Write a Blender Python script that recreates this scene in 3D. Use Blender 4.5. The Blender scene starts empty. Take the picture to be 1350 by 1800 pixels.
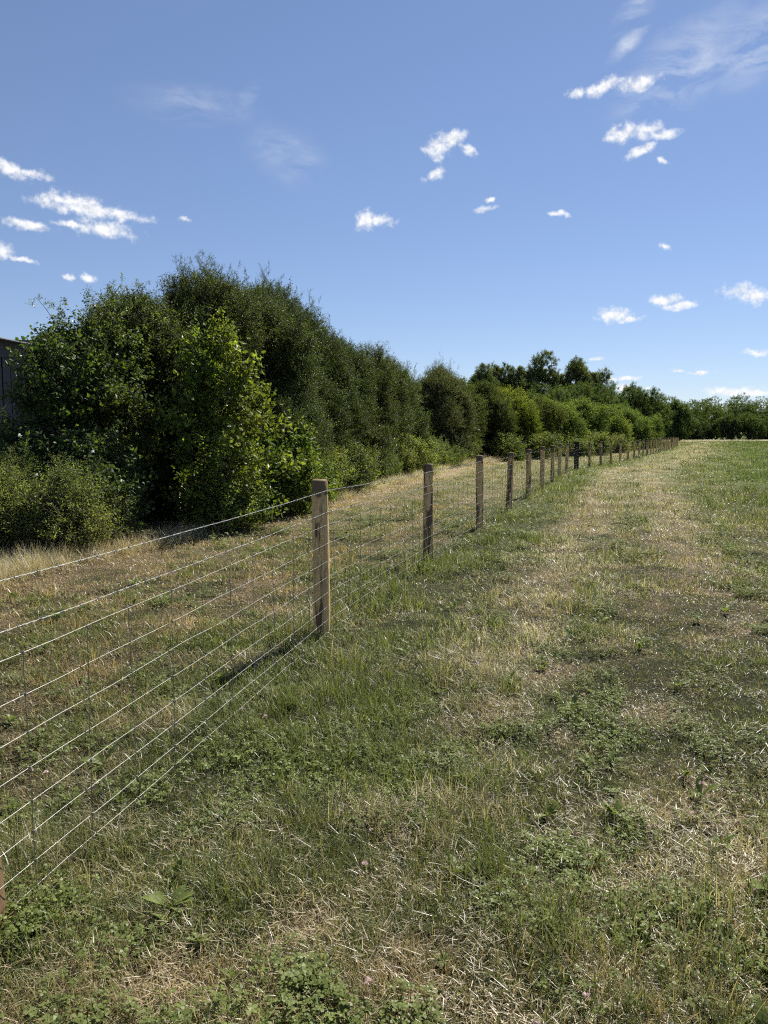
import bpy, math, random
import numpy as np
from mathutils import Vector, Matrix

S = bpy.context.scene
COL = S.collection
PI = math.pi
rng = np.random.default_rng(11)
random.seed(11)

# ------------------------------------------------------------------ camera
CAM_H = 1.6
PITCH = 6.2646
cam_data = bpy.data.cameras.new('camera')
cam = bpy.data.objects.new('camera', cam_data)
COL.objects.link(cam)
cam.location = (0, 0, CAM_H)
cam.rotation_euler = (math.radians(90 - PITCH), 0, 0)
cam_data.sensor_fit = 'VERTICAL'
cam_data.sensor_height = 36.0
cam_data.sensor_width = 27.0
cam_data.lens = 24.96
cam_data.clip_start = 0.05
cam_data.clip_end = 5000
S.camera = cam

# ------------------------------------------------------------------ exposure / engine
S.view_settings.view_transform = 'Standard'
S.view_settings.look = 'None'
S.view_settings.gamma = 1.0
S.view_settings.exposure = 1.06
S.view_settings.use_curve_mapping = False
S.render.engine = 'CYCLES'
cy = S.cycles
cy.max_bounces = 4
cy.diffuse_bounces = 2
cy.glossy_bounces = 2
cy.transmission_bounces = 3
cy.transparent_max_bounces = 4
cy.caustics_reflective = False
cy.caustics_refractive = False
cy.use_denoising = False
cy.use_adaptive_sampling = True
cy.adaptive_threshold = 0.03
cy.adaptive_min_samples = 16
cy.filter_width = 1.2
cy.sample_clamp_indirect = 3.0
cy.sample_clamp_direct = 5.0

# ------------------------------------------------------------------ world: blue summer sky, small clouds
SUN_AZ = 32.0      # degrees right of +Y
SUN_EL = 50.0
SKY_STRENGTH = 0.057
world = bpy.data.worlds.new('World')
S.world = world
world.use_nodes = True
wn, wl = world.node_tree.nodes, world.node_tree.links
wn.clear()
w_out = wn.new('ShaderNodeOutputWorld')
w_bg = wn.new('ShaderNodeBackground')
w_bg.inputs['Strength'].default_value = SKY_STRENGTH
wl.new(w_bg.outputs[0], w_out.inputs[0])
sky = wn.new('ShaderNodeTexSky')
sky.sky_type = 'NISHITA'
sky.sun_disc = False
sky.sun_elevation = math.radians(SUN_EL)
sky.sun_rotation = math.radians(SUN_AZ)
sky.altitude = 60
sky.air_density = 0.92
sky.dust_density = 0.05
sky.ozone_density = 3.5
w_tc = wn.new('ShaderNodeTexCoord')

def wmath(op, a, b=None, c=None, clamp=False):
    n = wn.new('ShaderNodeMath'); n.operation = op; n.use_clamp = clamp
    for i, v in enumerate((a, b, c)):
        if v is None: continue
        if isinstance(v, (int, float)): n.inputs[i].default_value = v
        else: wl.new(v, n.inputs[i])
    return n.outputs[0]

def wnoise(vec, scale, detail, rough, dist=0.0):
    n = wn.new('ShaderNodeTexNoise'); n.noise_dimensions = '3D'
    n.inputs['Scale'].default_value = scale; n.inputs['Detail'].default_value = detail
    n.inputs['Roughness'].default_value = rough; n.inputs['Distortion'].default_value = dist
    wl.new(vec, n.inputs['Vector'])
    return n

# small ragged warp of the view direction so that no cloud has a smooth outline
warp = wnoise(w_tc.outputs['Generated'], 34.0, 4.0, 0.6)
w_sub = wn.new('ShaderNodeVectorMath'); w_sub.operation = 'SUBTRACT'
wl.new(warp.outputs['Color'], w_sub.inputs[0]); w_sub.inputs[1].default_value = (0.5, 0.5, 0.5)
w_mad = wn.new('ShaderNodeVectorMath'); w_mad.operation = 'MULTIPLY_ADD'
wl.new(w_sub.outputs[0], w_mad.inputs[0]); w_mad.inputs[1].default_value = (0.022, 0.022, 0.016)
wl.new(w_tc.outputs['Generated'], w_mad.inputs[2])
DIRV = w_mad.outputs[0]

def cloud_field(lobes):
    """distance to the nearest of a set of cloud lobes: (azimuth, elevation, half width, half height, tilt) in degrees"""
    best = None
    for az, el, a, b, tilt in lobes:
        A, E_ = math.radians(az), math.radians(el)
        F = Vector((math.sin(A) * math.cos(E_), math.cos(A) * math.cos(E_), math.sin(E_)))
        R = Vector((math.cos(A), -math.sin(A), 0)); U = R.cross(F); U = -U if U.z < 0 else U
        t = math.radians(tilt)
        R, U = R * math.cos(t) + U * math.sin(t), U * math.cos(t) - R * math.sin(t)
        M = Matrix((R, U, R.cross(U))).transposed()
        mp = wn.new('ShaderNodeMapping'); mp.vector_type = 'TEXTURE'
        mp.inputs['Location'].default_value = F
        mp.inputs['Rotation'].default_value = M.to_euler('XYZ')
        mp.inputs['Scale'].default_value = (math.radians(a), math.radians(b), 0.25)
        wl.new(DIRV, mp.inputs['Vector'])
        ln = wn.new('ShaderNodeVectorMath'); ln.operation = 'LENGTH'
        wl.new(mp.outputs[0], ln.inputs[0])
        best = ln.outputs['Value'] if best is None else wmath('MINIMUM', best, ln.outputs['Value'])
    return best

CUMULUS = [
    (14.31, 23.66, 0.85, 0.31, 15), (16.23, 23.80, 1.71, 0.42, 8), (18.59, 23.72, 1.43, 0.41, 2), (17.86, 20.79, 1.16, 0.62, 5), (19.30, 20.91, 1.15, 0.54, 0),
    (20.27, 20.52, 1.07, 0.38, -5), (18.96, 19.70, 1.09, 0.35, 20), (20.53, 18.97, 0.43, 0.19, -30), (4.06, 20.76, 0.90, 0.73, 0), (5.01, 21.35, 1.13, 0.65, 10),
    (6.23, 20.70, 0.81, 0.37, -25), (3.86, 19.07, 0.99, 0.46, 20), (-1.33, 16.12, 0.85, 0.72, 30), (-0.31, 16.04, 1.02, 0.51, 0), (7.98, 16.78, 0.84, 0.25, 0),
    (8.18, 17.43, 0.37, 0.21, 0), (13.43, 16.12, 0.78, 0.21, -5), (20.89, 13.39, 0.40, 0.24, -20), (-26.97, 17.64, 1.34, 0.60, -15), (-25.41, 17.45, 1.44, 0.30, -3),
    (-22.93, 16.14, 1.95, 0.51, 0), (-22.01, 15.73, 3.35, 0.51, -4), (-19.52, 15.57, 2.08, 0.32, -5), (-20.73, 14.53, 2.20, 0.60, -3), (-22.81, 14.62, 1.38, 0.24, 0),
    (-25.83, 14.22, 1.47, 0.35, -6), (-27.61, 12.43, 0.85, 0.54, 0), (-26.40, 11.97, 1.01, 0.19, -10), (-22.14, 11.18, 0.53, 0.32, 0), (-23.39, 11.12, 0.36, 0.20, 0),
    (-14.90, 15.57, 0.49, 0.21, 0), (17.58, 8.85, 1.35, 0.55, -4), (18.72, 8.43, 1.18, 0.21, 4), (21.04, 9.74, 1.07, 0.41, 0), (22.11, 9.27, 1.31, 0.29, 0),
    (25.87, 9.93, 1.19, 0.51, -4), (26.89, 9.46, 1.18, 0.55, 0), (27.26, 5.68, 0.96, 0.28, 0), (23.57, 4.44, 0.99, 0.21, 0), (22.23, 4.65, 0.42, 0.13, 0),
    (25.58, 3.09, 1.63, 0.33, 0), (27.40, 2.92, 1.45, 0.28, 0), (16.37, 5.62, 0.69, 0.17, 0), (18.56, 4.13, 0.86, 0.17, 0), (17.53, 4.11, 0.43, 0.17, 0),
    (18.58, 3.37, 1.20, 0.34, 0), (20.04, 3.34, 0.38, 0.17, 0),
]
CIRRUS = [
    (21.60, 24.15, 4.40, 2.20, 30), (26.22, 24.60, 2.81, 2.11, 30), (18.41, 27.82, 1.80, 0.79, 35), (17.91, 26.06, 1.47, 0.52, 35),
]
FAINT_CIRRUS = [
    (-14.26, 22.90, 4.07, 1.24, 0), (-10.52, 23.53, 1.57, 0.63, 40), (-7.40, 20.18, 2.85, 1.83, -20),
]
n_edge = wnoise(w_tc.outputs['Generated'], 75.0, 7.0, 0.62)
d_cu = cloud_field(CUMULUS)
ragged = wmath('MULTIPLY_ADD', n_edge.outputs['Fac'], 2.3, -1.15)
cu = wmath('SUBTRACT', wmath('SUBTRACT', 1.17, d_cu), ragged)
mr = wn.new('ShaderNodeMapRange'); mr.interpolation_type = 'SMOOTHSTEP'
wl.new(cu, mr.inputs['Value']); mr.inputs['From Min'].default_value = -0.08; mr.inputs['From Max'].default_value = 1.15
CU_MASK = mr.outputs[0]
ci_map = wn.new('ShaderNodeMapping'); ci_map.inputs['Rotation'].default_value = (0, math.radians(28), 0)
ci_map.inputs['Scale'].default_value = (9, 9, 34)
wl.new(DIRV, ci_map.inputs['Vector'])
n_ci = wnoise(ci_map.outputs[0], 1.3, 8.0, 0.62, 0.6)
ci_b = wn.new('ShaderNodeMapRange')
wl.new(n_ci.outputs['Fac'], ci_b.inputs['Value']); ci_b.inputs['From Min'].default_value = 0.38; ci_b.inputs['From Max'].default_value = 0.74
CI_MASK = None
for lobes, gain in ((CIRRUS, 0.62), (FAINT_CIRRUS, 0.26)):
    ci_a = wn.new('ShaderNodeMapRange'); ci_a.interpolation_type = 'SMOOTHSTEP'
    wl.new(cloud_field(lobes), ci_a.inputs['Value']); ci_a.inputs['From Min'].default_value = 1.35; ci_a.inputs['From Max'].default_value = 0.2
    one = wmath('MULTIPLY', wmath('MULTIPLY', ci_a.outputs[0], ci_b.outputs[0]), gain, clamp=True)
    CI_MASK = one if CI_MASK is None else wmath('MAXIMUM', CI_MASK, one)
# greyer hearts and undersides, bright rims: the noise compared with itself a little higher up, towards the sun
w_up = wn.new('ShaderNodeVectorMath'); w_up.operation = 'ADD'
wl.new(w_tc.outputs['Generated'], w_up.inputs[0]); w_up.inputs[1].default_value = (0.0012, 0.0, 0.0045)
n_up = wnoise(w_up.outputs[0], 75.0, 5.0, 0.55)
relief = wmath('MULTIPLY_ADD', wmath('SUBTRACT', n_up.outputs['Fac'], n_edge.outputs['Fac']), 2.6, 0.80)
heart = wn.new('ShaderNodeMapRange'); heart.interpolation_type = 'SMOOTHSTEP'
wl.new(cu, heart.inputs['Value']); heart.inputs['From Min'].default_value = 0.75; heart.inputs['From Max'].default_value = 1.7
heart.inputs['To Max'].default_value = 0.5
shade_v = wmath('SUBTRACT', relief, heart.outputs[0], clamp=True)
cc = wn.new('ShaderNodeMix'); cc.data_type = 'RGBA'
wl.new(shade_v, cc.inputs['Factor'])
cc.inputs[6].default_value = (5.6, 6.0, 6.7, 1); cc.inputs[7].default_value = (9.0, 9.0, 9.0, 1)
tone = wn.new('ShaderNodeMix'); tone.data_type = 'RGBA'; tone.blend_type = 'MULTIPLY'
tone.inputs['Factor'].default_value = 1.0
s_lo = wn.new('ShaderNodeVectorMath'); s_lo.operation = 'SCALE'; s_lo.inputs['Scale'].default_value = 1 / 5.0
wl.new(sky.outputs[0], s_lo.inputs[0])
s_gm = wn.new('ShaderNodeGamma'); s_gm.inputs['Gamma'].default_value = 0.80
wl.new(s_lo.outputs[0], s_gm.inputs['Color'])
s_hi = wn.new('ShaderNodeVectorMath'); s_hi.operation = 'SCALE'; s_hi.inputs['Scale'].default_value = 5.0
wl.new(s_gm.outputs[0], s_hi.inputs[0])
wl.new(s_hi.outputs[0], tone.inputs[6]); tone.inputs[7].default_value = (0.85, 0.865, 0.985, 1)
mx1 = wn.new('ShaderNodeMix'); mx1.data_type = 'RGBA'
wl.new(CI_MASK, mx1.inputs['Factor']); wl.new(tone.outputs[2], mx1.inputs[6]); mx1.inputs[7].default_value = (7.6, 7.9, 8.3, 1)
mx2 = wn.new('ShaderNodeMix'); mx2.data_type = 'RGBA'
wl.new(CU_MASK, mx2.inputs['Factor']); wl.new(mx1.outputs[2], mx2.inputs[6]); wl.new(cc.outputs[2], mx2.inputs[7])
wl.new(mx2.outputs[2], w_bg.inputs['Color'])

# ------------------------------------------------------------------ sun
sun_data = bpy.data.lights.new('sun', 'SUN')
sun_data.energy = 5.0
sun_data.angle = math.radians(0.53)
sun_data.color = (1.0, 0.94, 0.82)
sun = bpy.data.objects.new('sun', sun_data)
COL.objects.link(sun)
az, el = math.radians(SUN_AZ), math.radians(SUN_EL)
to_sun = Vector((math.sin(az) * math.cos(el), math.cos(az) * math.cos(el), math.sin(el)))
sun.rotation_euler = to_sun.to_track_quat('Z', 'Y').to_euler()
sun.location = to_sun * 60

# ------------------------------------------------------------------ numpy noise
def _hash(ix, iy, seed):
    h = (ix.astype(np.int64) * 374761393 + iy.astype(np.int64) * 668265263 + seed * 974711) & 0xFFFFFFFF
    h = ((h ^ (h >> 13)) * 1274126177) & 0xFFFFFFFF
    return ((h ^ (h >> 16)) & 0xFFFFFF) / float(0xFFFFFF)

def vnoise(x, y, seed=0):
    x = np.asarray(x, float); y = np.asarray(y, float)
    ix, iy = np.floor(x), np.floor(y)
    fx, fy = x - ix, y - iy
    fx = fx * fx * (3 - 2 * fx); fy = fy * fy * (3 - 2 * fy)
    a, b = _hash(ix, iy, seed), _hash(ix + 1, iy, seed)
    c, d = _hash(ix, iy + 1, seed), _hash(ix + 1, iy + 1, seed)
    return (a * (1 - fx) + b * fx) * (1 - fy) + (c * (1 - fx) + d * fx) * fy

def fbm(x, y, seed=0, octaves=4):
    v = 0; amp = 0.5; tot = 0
    for o in range(octaves):
        v = v + amp * vnoise(x * 2 ** o + 17.3 * o, y * 2 ** o - 9.1 * o, seed + o)
        tot += amp; amp *= 0.5
    return v / tot

def smooth(a, b, x):
    t = np.clip((x - a) / (b - a), 0, 1)
    return t * t * (3 - 2 * t)

def gz(x, y):
    """height of the ground"""
    x = np.asarray(x, float); y = np.asarray(y, float)
    return (fbm(x / 1.7, y / 1.7, 3, 3) - 0.5) * 0.09 + (fbm(x / 0.35, y / 0.35, 5, 2) - 0.5) * 0.045

# ------------------------------------------------------------------ the line of the fence, and distance from it
POSTS = [(-2.3, -1.05), (-1.31, 2.18), (-0.49, 5.41), (0.55, 8.70), (1.60, 11.78), (2.60, 14.75), (3.62, 17.80), (4.60, 20.70),
         (5.58, 23.60), (6.50, 26.35), (7.50, 29.15), (8.64, 31.95)]
DARK_POST = 11
_far = [(8.64, 31.95), (15.2, 44.0), (21.2, 56.3), (28.7, 72.3), (38.2, 92.5)]
_acc = 0.0; _step = 2.62; _next = _step
for (ax, ay), (bx_, by_) in zip(_far[:-1], _far[1:]):
    ln = math.hypot(bx_ - ax, by_ - ay)
    while _next <= _acc + ln:
        k = (_next - _acc) / ln
        POSTS.append((ax + (bx_ - ax) * k, ay + (by_ - ay) * k)); _next += _step
    _acc += ln
LINE = [(-6.0, -13.0), (-0.49, 5.41), (8.64, 31.95), (15.2, 44.0), (21.2, 56.3), (38.2, 92.5), (110, 246)]

def fence_dist(x, y):
    """signed distance from the fence, positive on the field side"""
    x = np.asarray(x, float); y = np.asarray(y, float)
    best = np.full(x.shape, 1e9); sign = np.ones(x.shape)
    for (ax, ay), (bx_, by_) in zip(LINE[:-1], LINE[1:]):
        dx, dy = bx_ - ax, by_ - ay; L2 = dx * dx + dy * dy
        t = np.clip(((x - ax) * dx + (y - ay) * dy) / L2, 0, 1)
        ex, ey = x - (ax + t * dx), y - (ay + t * dy)
        d = np.hypot(ex, ey)
        sg = np.where(dy * (x - ax) - dx * (y - ay) >= 0, 1.0, -1.0)
        m = d < best
        best = np.where(m, d, best); sign = np.where(m, sg, sign)
    return best * sign

def hedge_edge(y):
    """how far from the fence the mown strip ends and the hedge foot begins"""
    return 3.95 + 0.6 * smooth(12, 26, y) + 1.6 * smooth(26, 42, y)

def dryness(x, y):
    """0 = green sward, 1 = sun-bleached straw"""
    s = fence_dist(x, y)
    s = s + (fbm(x / 2.5, y / 2.5, 21, 3) - 0.5) * 0.5
    g = lambda c, w: np.exp(-((s - c) / w) ** 2)
    nearf = smooth(3.5, 9.0, y)
    e = hedge_edge(y)
    d = np.where(s < 0, 0.38, 0.29)
    d = d + 0.50 * np.exp(-((s + e) / 0.55) ** 2) - 0.24 * g(0.2, 0.75)
    d = d + (0.14 + 0.27 * nearf) * g(1.45, 0.40) + (0.06 + 0.33 * nearf) * g(3.05, 0.45) + 0.12 * nearf * g(2.3, 0.4)
    d = d + 0.10 * g(-1.4, 0.4) + 0.10 * g(-2.9, 0.4)
    d = np.where(s > 0, d - (0.16 * smooth(3.6, 7.0, s)) * smooth(5.0, 12.0, y), d)
    d = d + 0.22 * (1 - smooth(1.6, 3.4, y))
    d = d + (fbm(x / 1.3, y / 1.3, 31, 4) - 0.5) * (0.55 - 0.28 * nearf) + (fbm(x / 0.24, y / 0.24, 37, 3) - 0.5) * 0.9 * (1 - smooth(10, 25, y))
    return np.clip(d, 0.02, 0.98)

# ------------------------------------------------------------------ materials
def new_mat(name):
    m = bpy.data.materials.new(name); m.use_nodes = True
    m.node_tree.nodes.clear()
    return m, m.node_tree.nodes, m.node_tree.links

class NT:
    def __init__(self, m): self.N, self.L = m.node_tree.nodes, m.node_tree.links
    def node(self, t, **kw):
        n = self.N.new(t)
        for k, v in kw.items(): setattr(n, k, v)
        return n
    def put(self, sock, v):
        if isinstance(v, bpy.types.NodeSocket): self.L.new(v, sock)
        else:
            if sock.type == 'RGBA' and len(v) == 3: v = (*v, 1)
            sock.default_value = v
    def math(self, op, a, b=None, c=None, clamp=False):
        n = self.node('ShaderNodeMath', operation=op, use_clamp=clamp)
        for i, v in enumerate((a, b, c)):
            if v is not None: self.put(n.inputs[i], v)
        return n.outputs[0]
    def mix(self, f, a, b, blend='MIX'):
        n = self.node('ShaderNodeMix', data_type='RGBA', blend_type=blend)
        self.put(n.inputs['Factor'], f); self.put(n.inputs[6], a); self.put(n.inputs[7], b)
        return n.outputs[2]
    def rng(self, v, a, b, c=0.0, d=1.0, smooth=False):
        n = self.node('ShaderNodeMapRange', interpolation_type='SMOOTHSTEP' if smooth else 'LINEAR')
        for k, q in zip(('Value', 'From Min', 'From Max', 'To Min', 'To Max'), (v, a, b, c, d)): self.put(n.inputs[k], q)
        return n.outputs[0]
    def noise(self, vec, scale, detail=3.0, rough=0.55, dist=0.0):
        n = self.node('ShaderNodeTexNoise')
        self.put(n.inputs['Vector'], vec)
        for k, q in zip(('Scale', 'Detail', 'Roughness', 'Distortion'), (scale, detail, rough, dist)): n.inputs[k].default_value = q
        return n.outputs['Fac']
    def attr(self, name, kind='GEOMETRY', out='Fac'):
        n = self.node('ShaderNodeAttribute', attribute_type=kind, attribute_name=name)
        return n.outputs[out]
    def hsv(self, col, h, s, v):
        n = self.node('ShaderNodeHueSaturation')
        self.put(n.inputs['Color'], col); self.put(n.inputs['Hue'], h); self.put(n.inputs['Saturation'], s); self.put(n.inputs['Value'], v)
        return n.outputs[0]
    def pos(self): return self.node('ShaderNodeNewGeometry').outputs['Position']
    def obj(self): return self.node('ShaderNodeTexCoord').outputs['Object']
    def thin_leaf(self, col, trans_tint, trans, gloss_rough, gloss_max):
        dif = self.node('ShaderNodeBsdfDiffuse'); self.put(dif.inputs[0], col)
        tr = self.node('ShaderNodeBsdfTranslucent'); self.put(tr.inputs[0], self.mix(1.0, col, trans_tint, 'MULTIPLY'))
        m1 = self.node('ShaderNodeMixShader'); m1.inputs[0].default_value = trans
        self.L.new(dif.outputs[0], m1.inputs[1]); self.L.new(tr.outputs[0], m1.inputs[2])
        gl = self.node('ShaderNodeBsdfGlossy'); gl.inputs['Roughness'].default_value = gloss_rough
        self.put(gl.inputs[0], (0.95, 0.97, 1.0))
        lw = self.node('ShaderNodeLayerWeight'); lw.inputs['Blend'].default_value = 0.35
        f = self.rng(lw.outputs['Fresnel'], 0.0, 1.0, 0.004, gloss_max)
        m2 = self.node('ShaderNodeMixShader'); self.L.new(f, m2.inputs[0])
        self.L.new(m1.outputs[0], m2.inputs[1]); self.L.new(gl.outputs[0], m2.inputs[2])
        out = self.node('ShaderNodeOutputMaterial'); self.L.new(m2.outputs[0], out.inputs[0])
    def solid(self, col, rough, metal=0.0, bump=None, bstr=0.3, bdist=0.01, spec=0.3):
        p = self.node('ShaderNodeBsdfPrincipled')
        self.put(p.inputs['Base Color'], col); self.put(p.inputs['Roughness'], rough); p.inputs['Metallic'].default_value = metal
        p.inputs['Specular IOR Level'].default_value = spec
        if bump is not None:
            b = self.node('ShaderNodeBump'); b.inputs['Strength'].default_value = bstr; b.inputs['Distance'].default_value = bdist
            self.L.new(bump, b.inputs['Height']); self.L.new(b.outputs[0], p.inputs['Normal'])
        out = self.node('ShaderNodeOutputMaterial'); self.L.new(p.outputs[0], out.inputs[0])
        return p

def mat_leaf(name='leaf', gloss=0.12):
    m, *_ = new_mat(name); t = NT(m)
    tint = t.attr('tint', 'INSTANCER', 'Color'); r = t.attr('rnd'); big = t.noise(t.pos(), 0.9, 3.0)
    col = t.hsv(tint, t.rng(big, 0.3, 0.7, 0.515, 0.485), 1.0, t.rng(r, 0.0, 1.0, 0.55, 1.55))
    t.thin_leaf(col, (1.5, 1.5, 0.55), 0.44, 0.46, gloss)
    return m

def mat_grass(name='grass_blade', gloss=0.06):
    m, *_ = new_mat(name); t = NT(m)
    dry = t.math('ADD', t.attr('dry'), t.attr('idry', 'INSTANCER')); r = t.attr('rnd'); r2 = t.attr('rnd2'); big = t.noise(t.pos(), 0.7, 4.0)
    hue = t.math('ADD', t.attr('hue'), t.attr('ihue', 'INSTANCER'))
    f = t.math('SMOOTH_MIN', t.rng(t.math('SUBTRACT', dry, r), -0.12, 0.16), 1.0, 0.05, True)
    green = t.mix(r2, (0.046, 0.074, 0.018), (0.225, 0.262, 0.068))
    green = t.mix(t.rng(big, 0.35, 0.65), green, (0.125, 0.142, 0.050))
    green = t.mix(hue, green, (0.105, 0.150, 0.042))
    warm = t.attr('warm')
    straw = t.mix(r2, t.mix(warm, (0.26, 0.220, 0.135), (0.24, 0.165, 0.078)), t.mix(warm, (0.62, 0.560, 0.405), (0.58, 0.450, 0.255)))
    straw = t.mix(t.rng(big, 0.45, 0.7), straw, (0.25, 0.180, 0.095))
    t.thin_leaf(t.mix(f, green, straw), (1.25, 1.25, 0.78), 0.40, 0.44, gloss)
    return m

def mat_ground():
    m, *_ = new_mat('earth_and_thatch'); t = NT(m)
    p = t.pos(); d = t.attr('dry')
    a, b, c = t.noise(p, 1.1, 5), t.noise(p, 14, 5, 0.65), t.noise(p, 60, 4, 0.7)
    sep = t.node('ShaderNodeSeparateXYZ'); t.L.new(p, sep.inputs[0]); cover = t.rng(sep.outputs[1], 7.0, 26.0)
    shaded_soil = t.mix(t.rng(b, 0.3, 0.7), (0.030, 0.022, 0.014), (0.125, 0.092, 0.052))  # near soil darkened: shadow between the grass blades put into its colour
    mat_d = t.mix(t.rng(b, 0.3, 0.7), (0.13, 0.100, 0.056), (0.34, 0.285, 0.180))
    dryc = t.mix(t.rng(c, 0.52, 0.66), t.mix(cover, shaded_soil, mat_d), (0.40, 0.335, 0.215))
    gre = t.mix(cover, t.mix(t.rng(b, 0.3, 0.7), (0.014, 0.016, 0.008), (0.050, 0.052, 0.022)), t.mix(t.rng(b, 0.3, 0.7), (0.050, 0.065, 0.020), (0.140, 0.160, 0.050)))  # near green ground carries the same painted shadow between blades
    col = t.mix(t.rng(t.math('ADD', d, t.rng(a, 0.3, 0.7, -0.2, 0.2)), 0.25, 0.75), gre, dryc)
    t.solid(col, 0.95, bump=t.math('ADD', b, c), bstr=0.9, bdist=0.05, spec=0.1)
    return m

def mat_bark():
    m, *_ = new_mat('bark'); t = NT(m)
    n = t.noise(t.pos(), 22, 5, 0.65)
    t.solid(t.mix(t.rng(n, 0.3, 0.7), (0.035, 0.028, 0.020), (0.13, 0.105, 0.078)), 0.9, bump=n, bstr=0.5, spec=0.15)
    return m

def mat_post():
    m, *_ = new_mat('peeled_timber'); t = NT(m)
    o = t.obj(); bark = t.attr('bark', 'OBJECT'); seed = t.attr('seed', 'OBJECT')
    mp = t.node('ShaderNodeMapping'); t.L.new(o, mp.inputs[0]); mp.inputs['Scale'].default_value = (1, 1, 0.16)
    cmb = t.node('ShaderNodeCombineXYZ'); t.L.new(seed, cmb.inputs[0]); t.L.new(seed, cmb.inputs[2]); t.L.new(cmb.outputs[0], mp.inputs['Location'])
    grain = t.noise(mp.outputs[0], 90, 5, 0.65); broad = t.noise(mp.outputs[0], 13, 4, 0.6, 0.4)
    sep = t.node('ShaderNodeSeparateXYZ'); t.L.new(o, sep.inputs[0])
    wood = t.mix(t.rng(grain, 0.3, 0.72), (0.50, 0.310, 0.120), (0.80, 0.565, 0.280))
    wood = t.mix(t.rng(t.noise(mp.outputs[0], 30, 3), 0.55, 0.75), wood, (0.24, 0.185, 0.125))
    patch = t.rng(t.math('ADD', broad, t.math('MULTIPLY', bark, 0.42)), 0.60, 0.66)
    wood = t.mix(patch, wood, t.mix(grain, (0.070, 0.042, 0.022), (0.22, 0.140, 0.080)))
    top = t.rng(t.math('ADD', sep.outputs[2], t.math('MULTIPLY', broad, 0.22)), 1.20, 1.23)
    wood = t.mix(t.math('MULTIPLY', top, 0.8), wood, (0.050, 0.036, 0.026))
    t.solid(wood, 0.8, bump=t.math('ADD', grain, t.math('MULTIPLY', patch, 0.6)), bstr=0.5, bdist=0.004, spec=0.25)
    return m

def mat_dark_post():
    m, *_ = new_mat('creosoted_timber'); t = NT(m)
    mp = t.node('ShaderNodeMapping'); t.L.new(t.obj(), mp.inputs[0]); mp.inputs['Scale'].default_value = (1, 1, 0.1)
    n = t.noise(mp.outputs[0], 50, 4)
    t.solid(t.mix(n, (0.006, 0.006, 0.006), (0.022, 0.018, 0.015)), 0.75, bump=n, bstr=0.4)
    return m

def mat_wire():
    m, *_ = new_mat('galvanised_wire'); t = NT(m)
    n = t.noise(t.pos(), 30, 3)
    t.solid(t.mix(n, (0.17, 0.17, 0.165), (0.36, 0.36, 0.35)), t.rng(n, 0.3, 0.7, 0.38, 0.56), metal=0.75, spec=0.5)
    return m

def mat_plank():
    m, *_ = new_mat('weathered_board'); t = NT(m)
    mp = t.node('ShaderNodeMapping'); t.L.new(t.pos(), mp.inputs[0]); mp.inputs['Scale'].default_value = (1, 1, 0.07)
    n = t.noise(mp.outputs[0], 60, 5, 0.65); b = t.noise(t.pos(), 3, 2)
    t.solid(t.mix(n, t.mix(b, (0.050, 0.048, 0.052), (0.085, 0.080, 0.082)), (0.17, 0.165, 0.17)), 0.9, bump=n, bstr=0.5, bdist=0.004, spec=0.15)
    return m

def mat_roof():
    m, *_ = new_mat('roof_sheet'); t = NT(m)
    n = t.noise(t.pos(), 4, 5)
    t.solid(t.mix(n, (0.06, 0.06, 0.062), (0.16, 0.15, 0.14)), 0.7, bump=n)
    return m

def mat_flat(name, a, b, scale=30):
    m, *_ = new_mat(name); t = NT(m)
    t.thin_leaf(t.mix(t.noise(t.pos(), scale, 2), a, b), (1.0, 1.0, 1.0), 0.3, 0.5, 0.15)
    return m

M_LEAF_FAR = mat_leaf('distant_leaf', 0.04)
M_WEED = mat_grass('weed_leaf', 0.012)
M_LEAF, M_GRASS, M_GROUND, M_BARK = mat_leaf(), mat_grass(), mat_ground(), mat_bark()
M_POST, M_DARK, M_WIRE, M_PLANK, M_ROOF = mat_post(), mat_dark_post(), mat_wire(), mat_plank(), mat_roof()
M_PETAL = mat_flat('white_petal', (0.80, 0.80, 0.76), (0.70, 0.72, 0.68))
M_PINK = mat_flat('clover_petal', (0.62, 0.40, 0.40), (0.72, 0.60, 0.55), 200)

# ------------------------------------------------------------------ object helpers
def tag(o, label=None, cat=None, group=None, kind=None):
    if label: o['label'] = label
    if cat: o['category'] = cat
    if group: o['group'] = group
    if kind: o['kind'] = kind
    return o

def empty(name, loc):
    o = bpy.data.objects.new(name, None); COL.objects.link(o); o.location = loc
    o.empty_display_size = 0.2
    return o

def mesh_from(name, verts, faces, mats, smooth_=False, attrs=None, mat_idx=None):
    me = bpy.data.meshes.new(name)
    me.from_pydata([tuple(map(float, v)) for v in verts], [], faces)
    for m in (mats if isinstance(mats, (list, tuple)) else [mats]): me.materials.append(m)
    if mat_idx is not None: me.polygons.foreach_set('material_index', mat_idx)
    if smooth_: me.polygons.foreach_set('use_smooth', [True] * len(me.polygons))
    for k, (dom, vals) in (attrs or {}).items():
        a = me.attributes.new(k, 'FLOAT', dom); a.data.foreach_set('value', np.asarray(vals, dtype=np.float32))
    me.update()
    return me

def obj(name, me, parent=None):
    o = bpy.data.objects.new(name, me); COL.objects.link(o)
    if parent is not None: o.parent = parent
    return o

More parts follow.
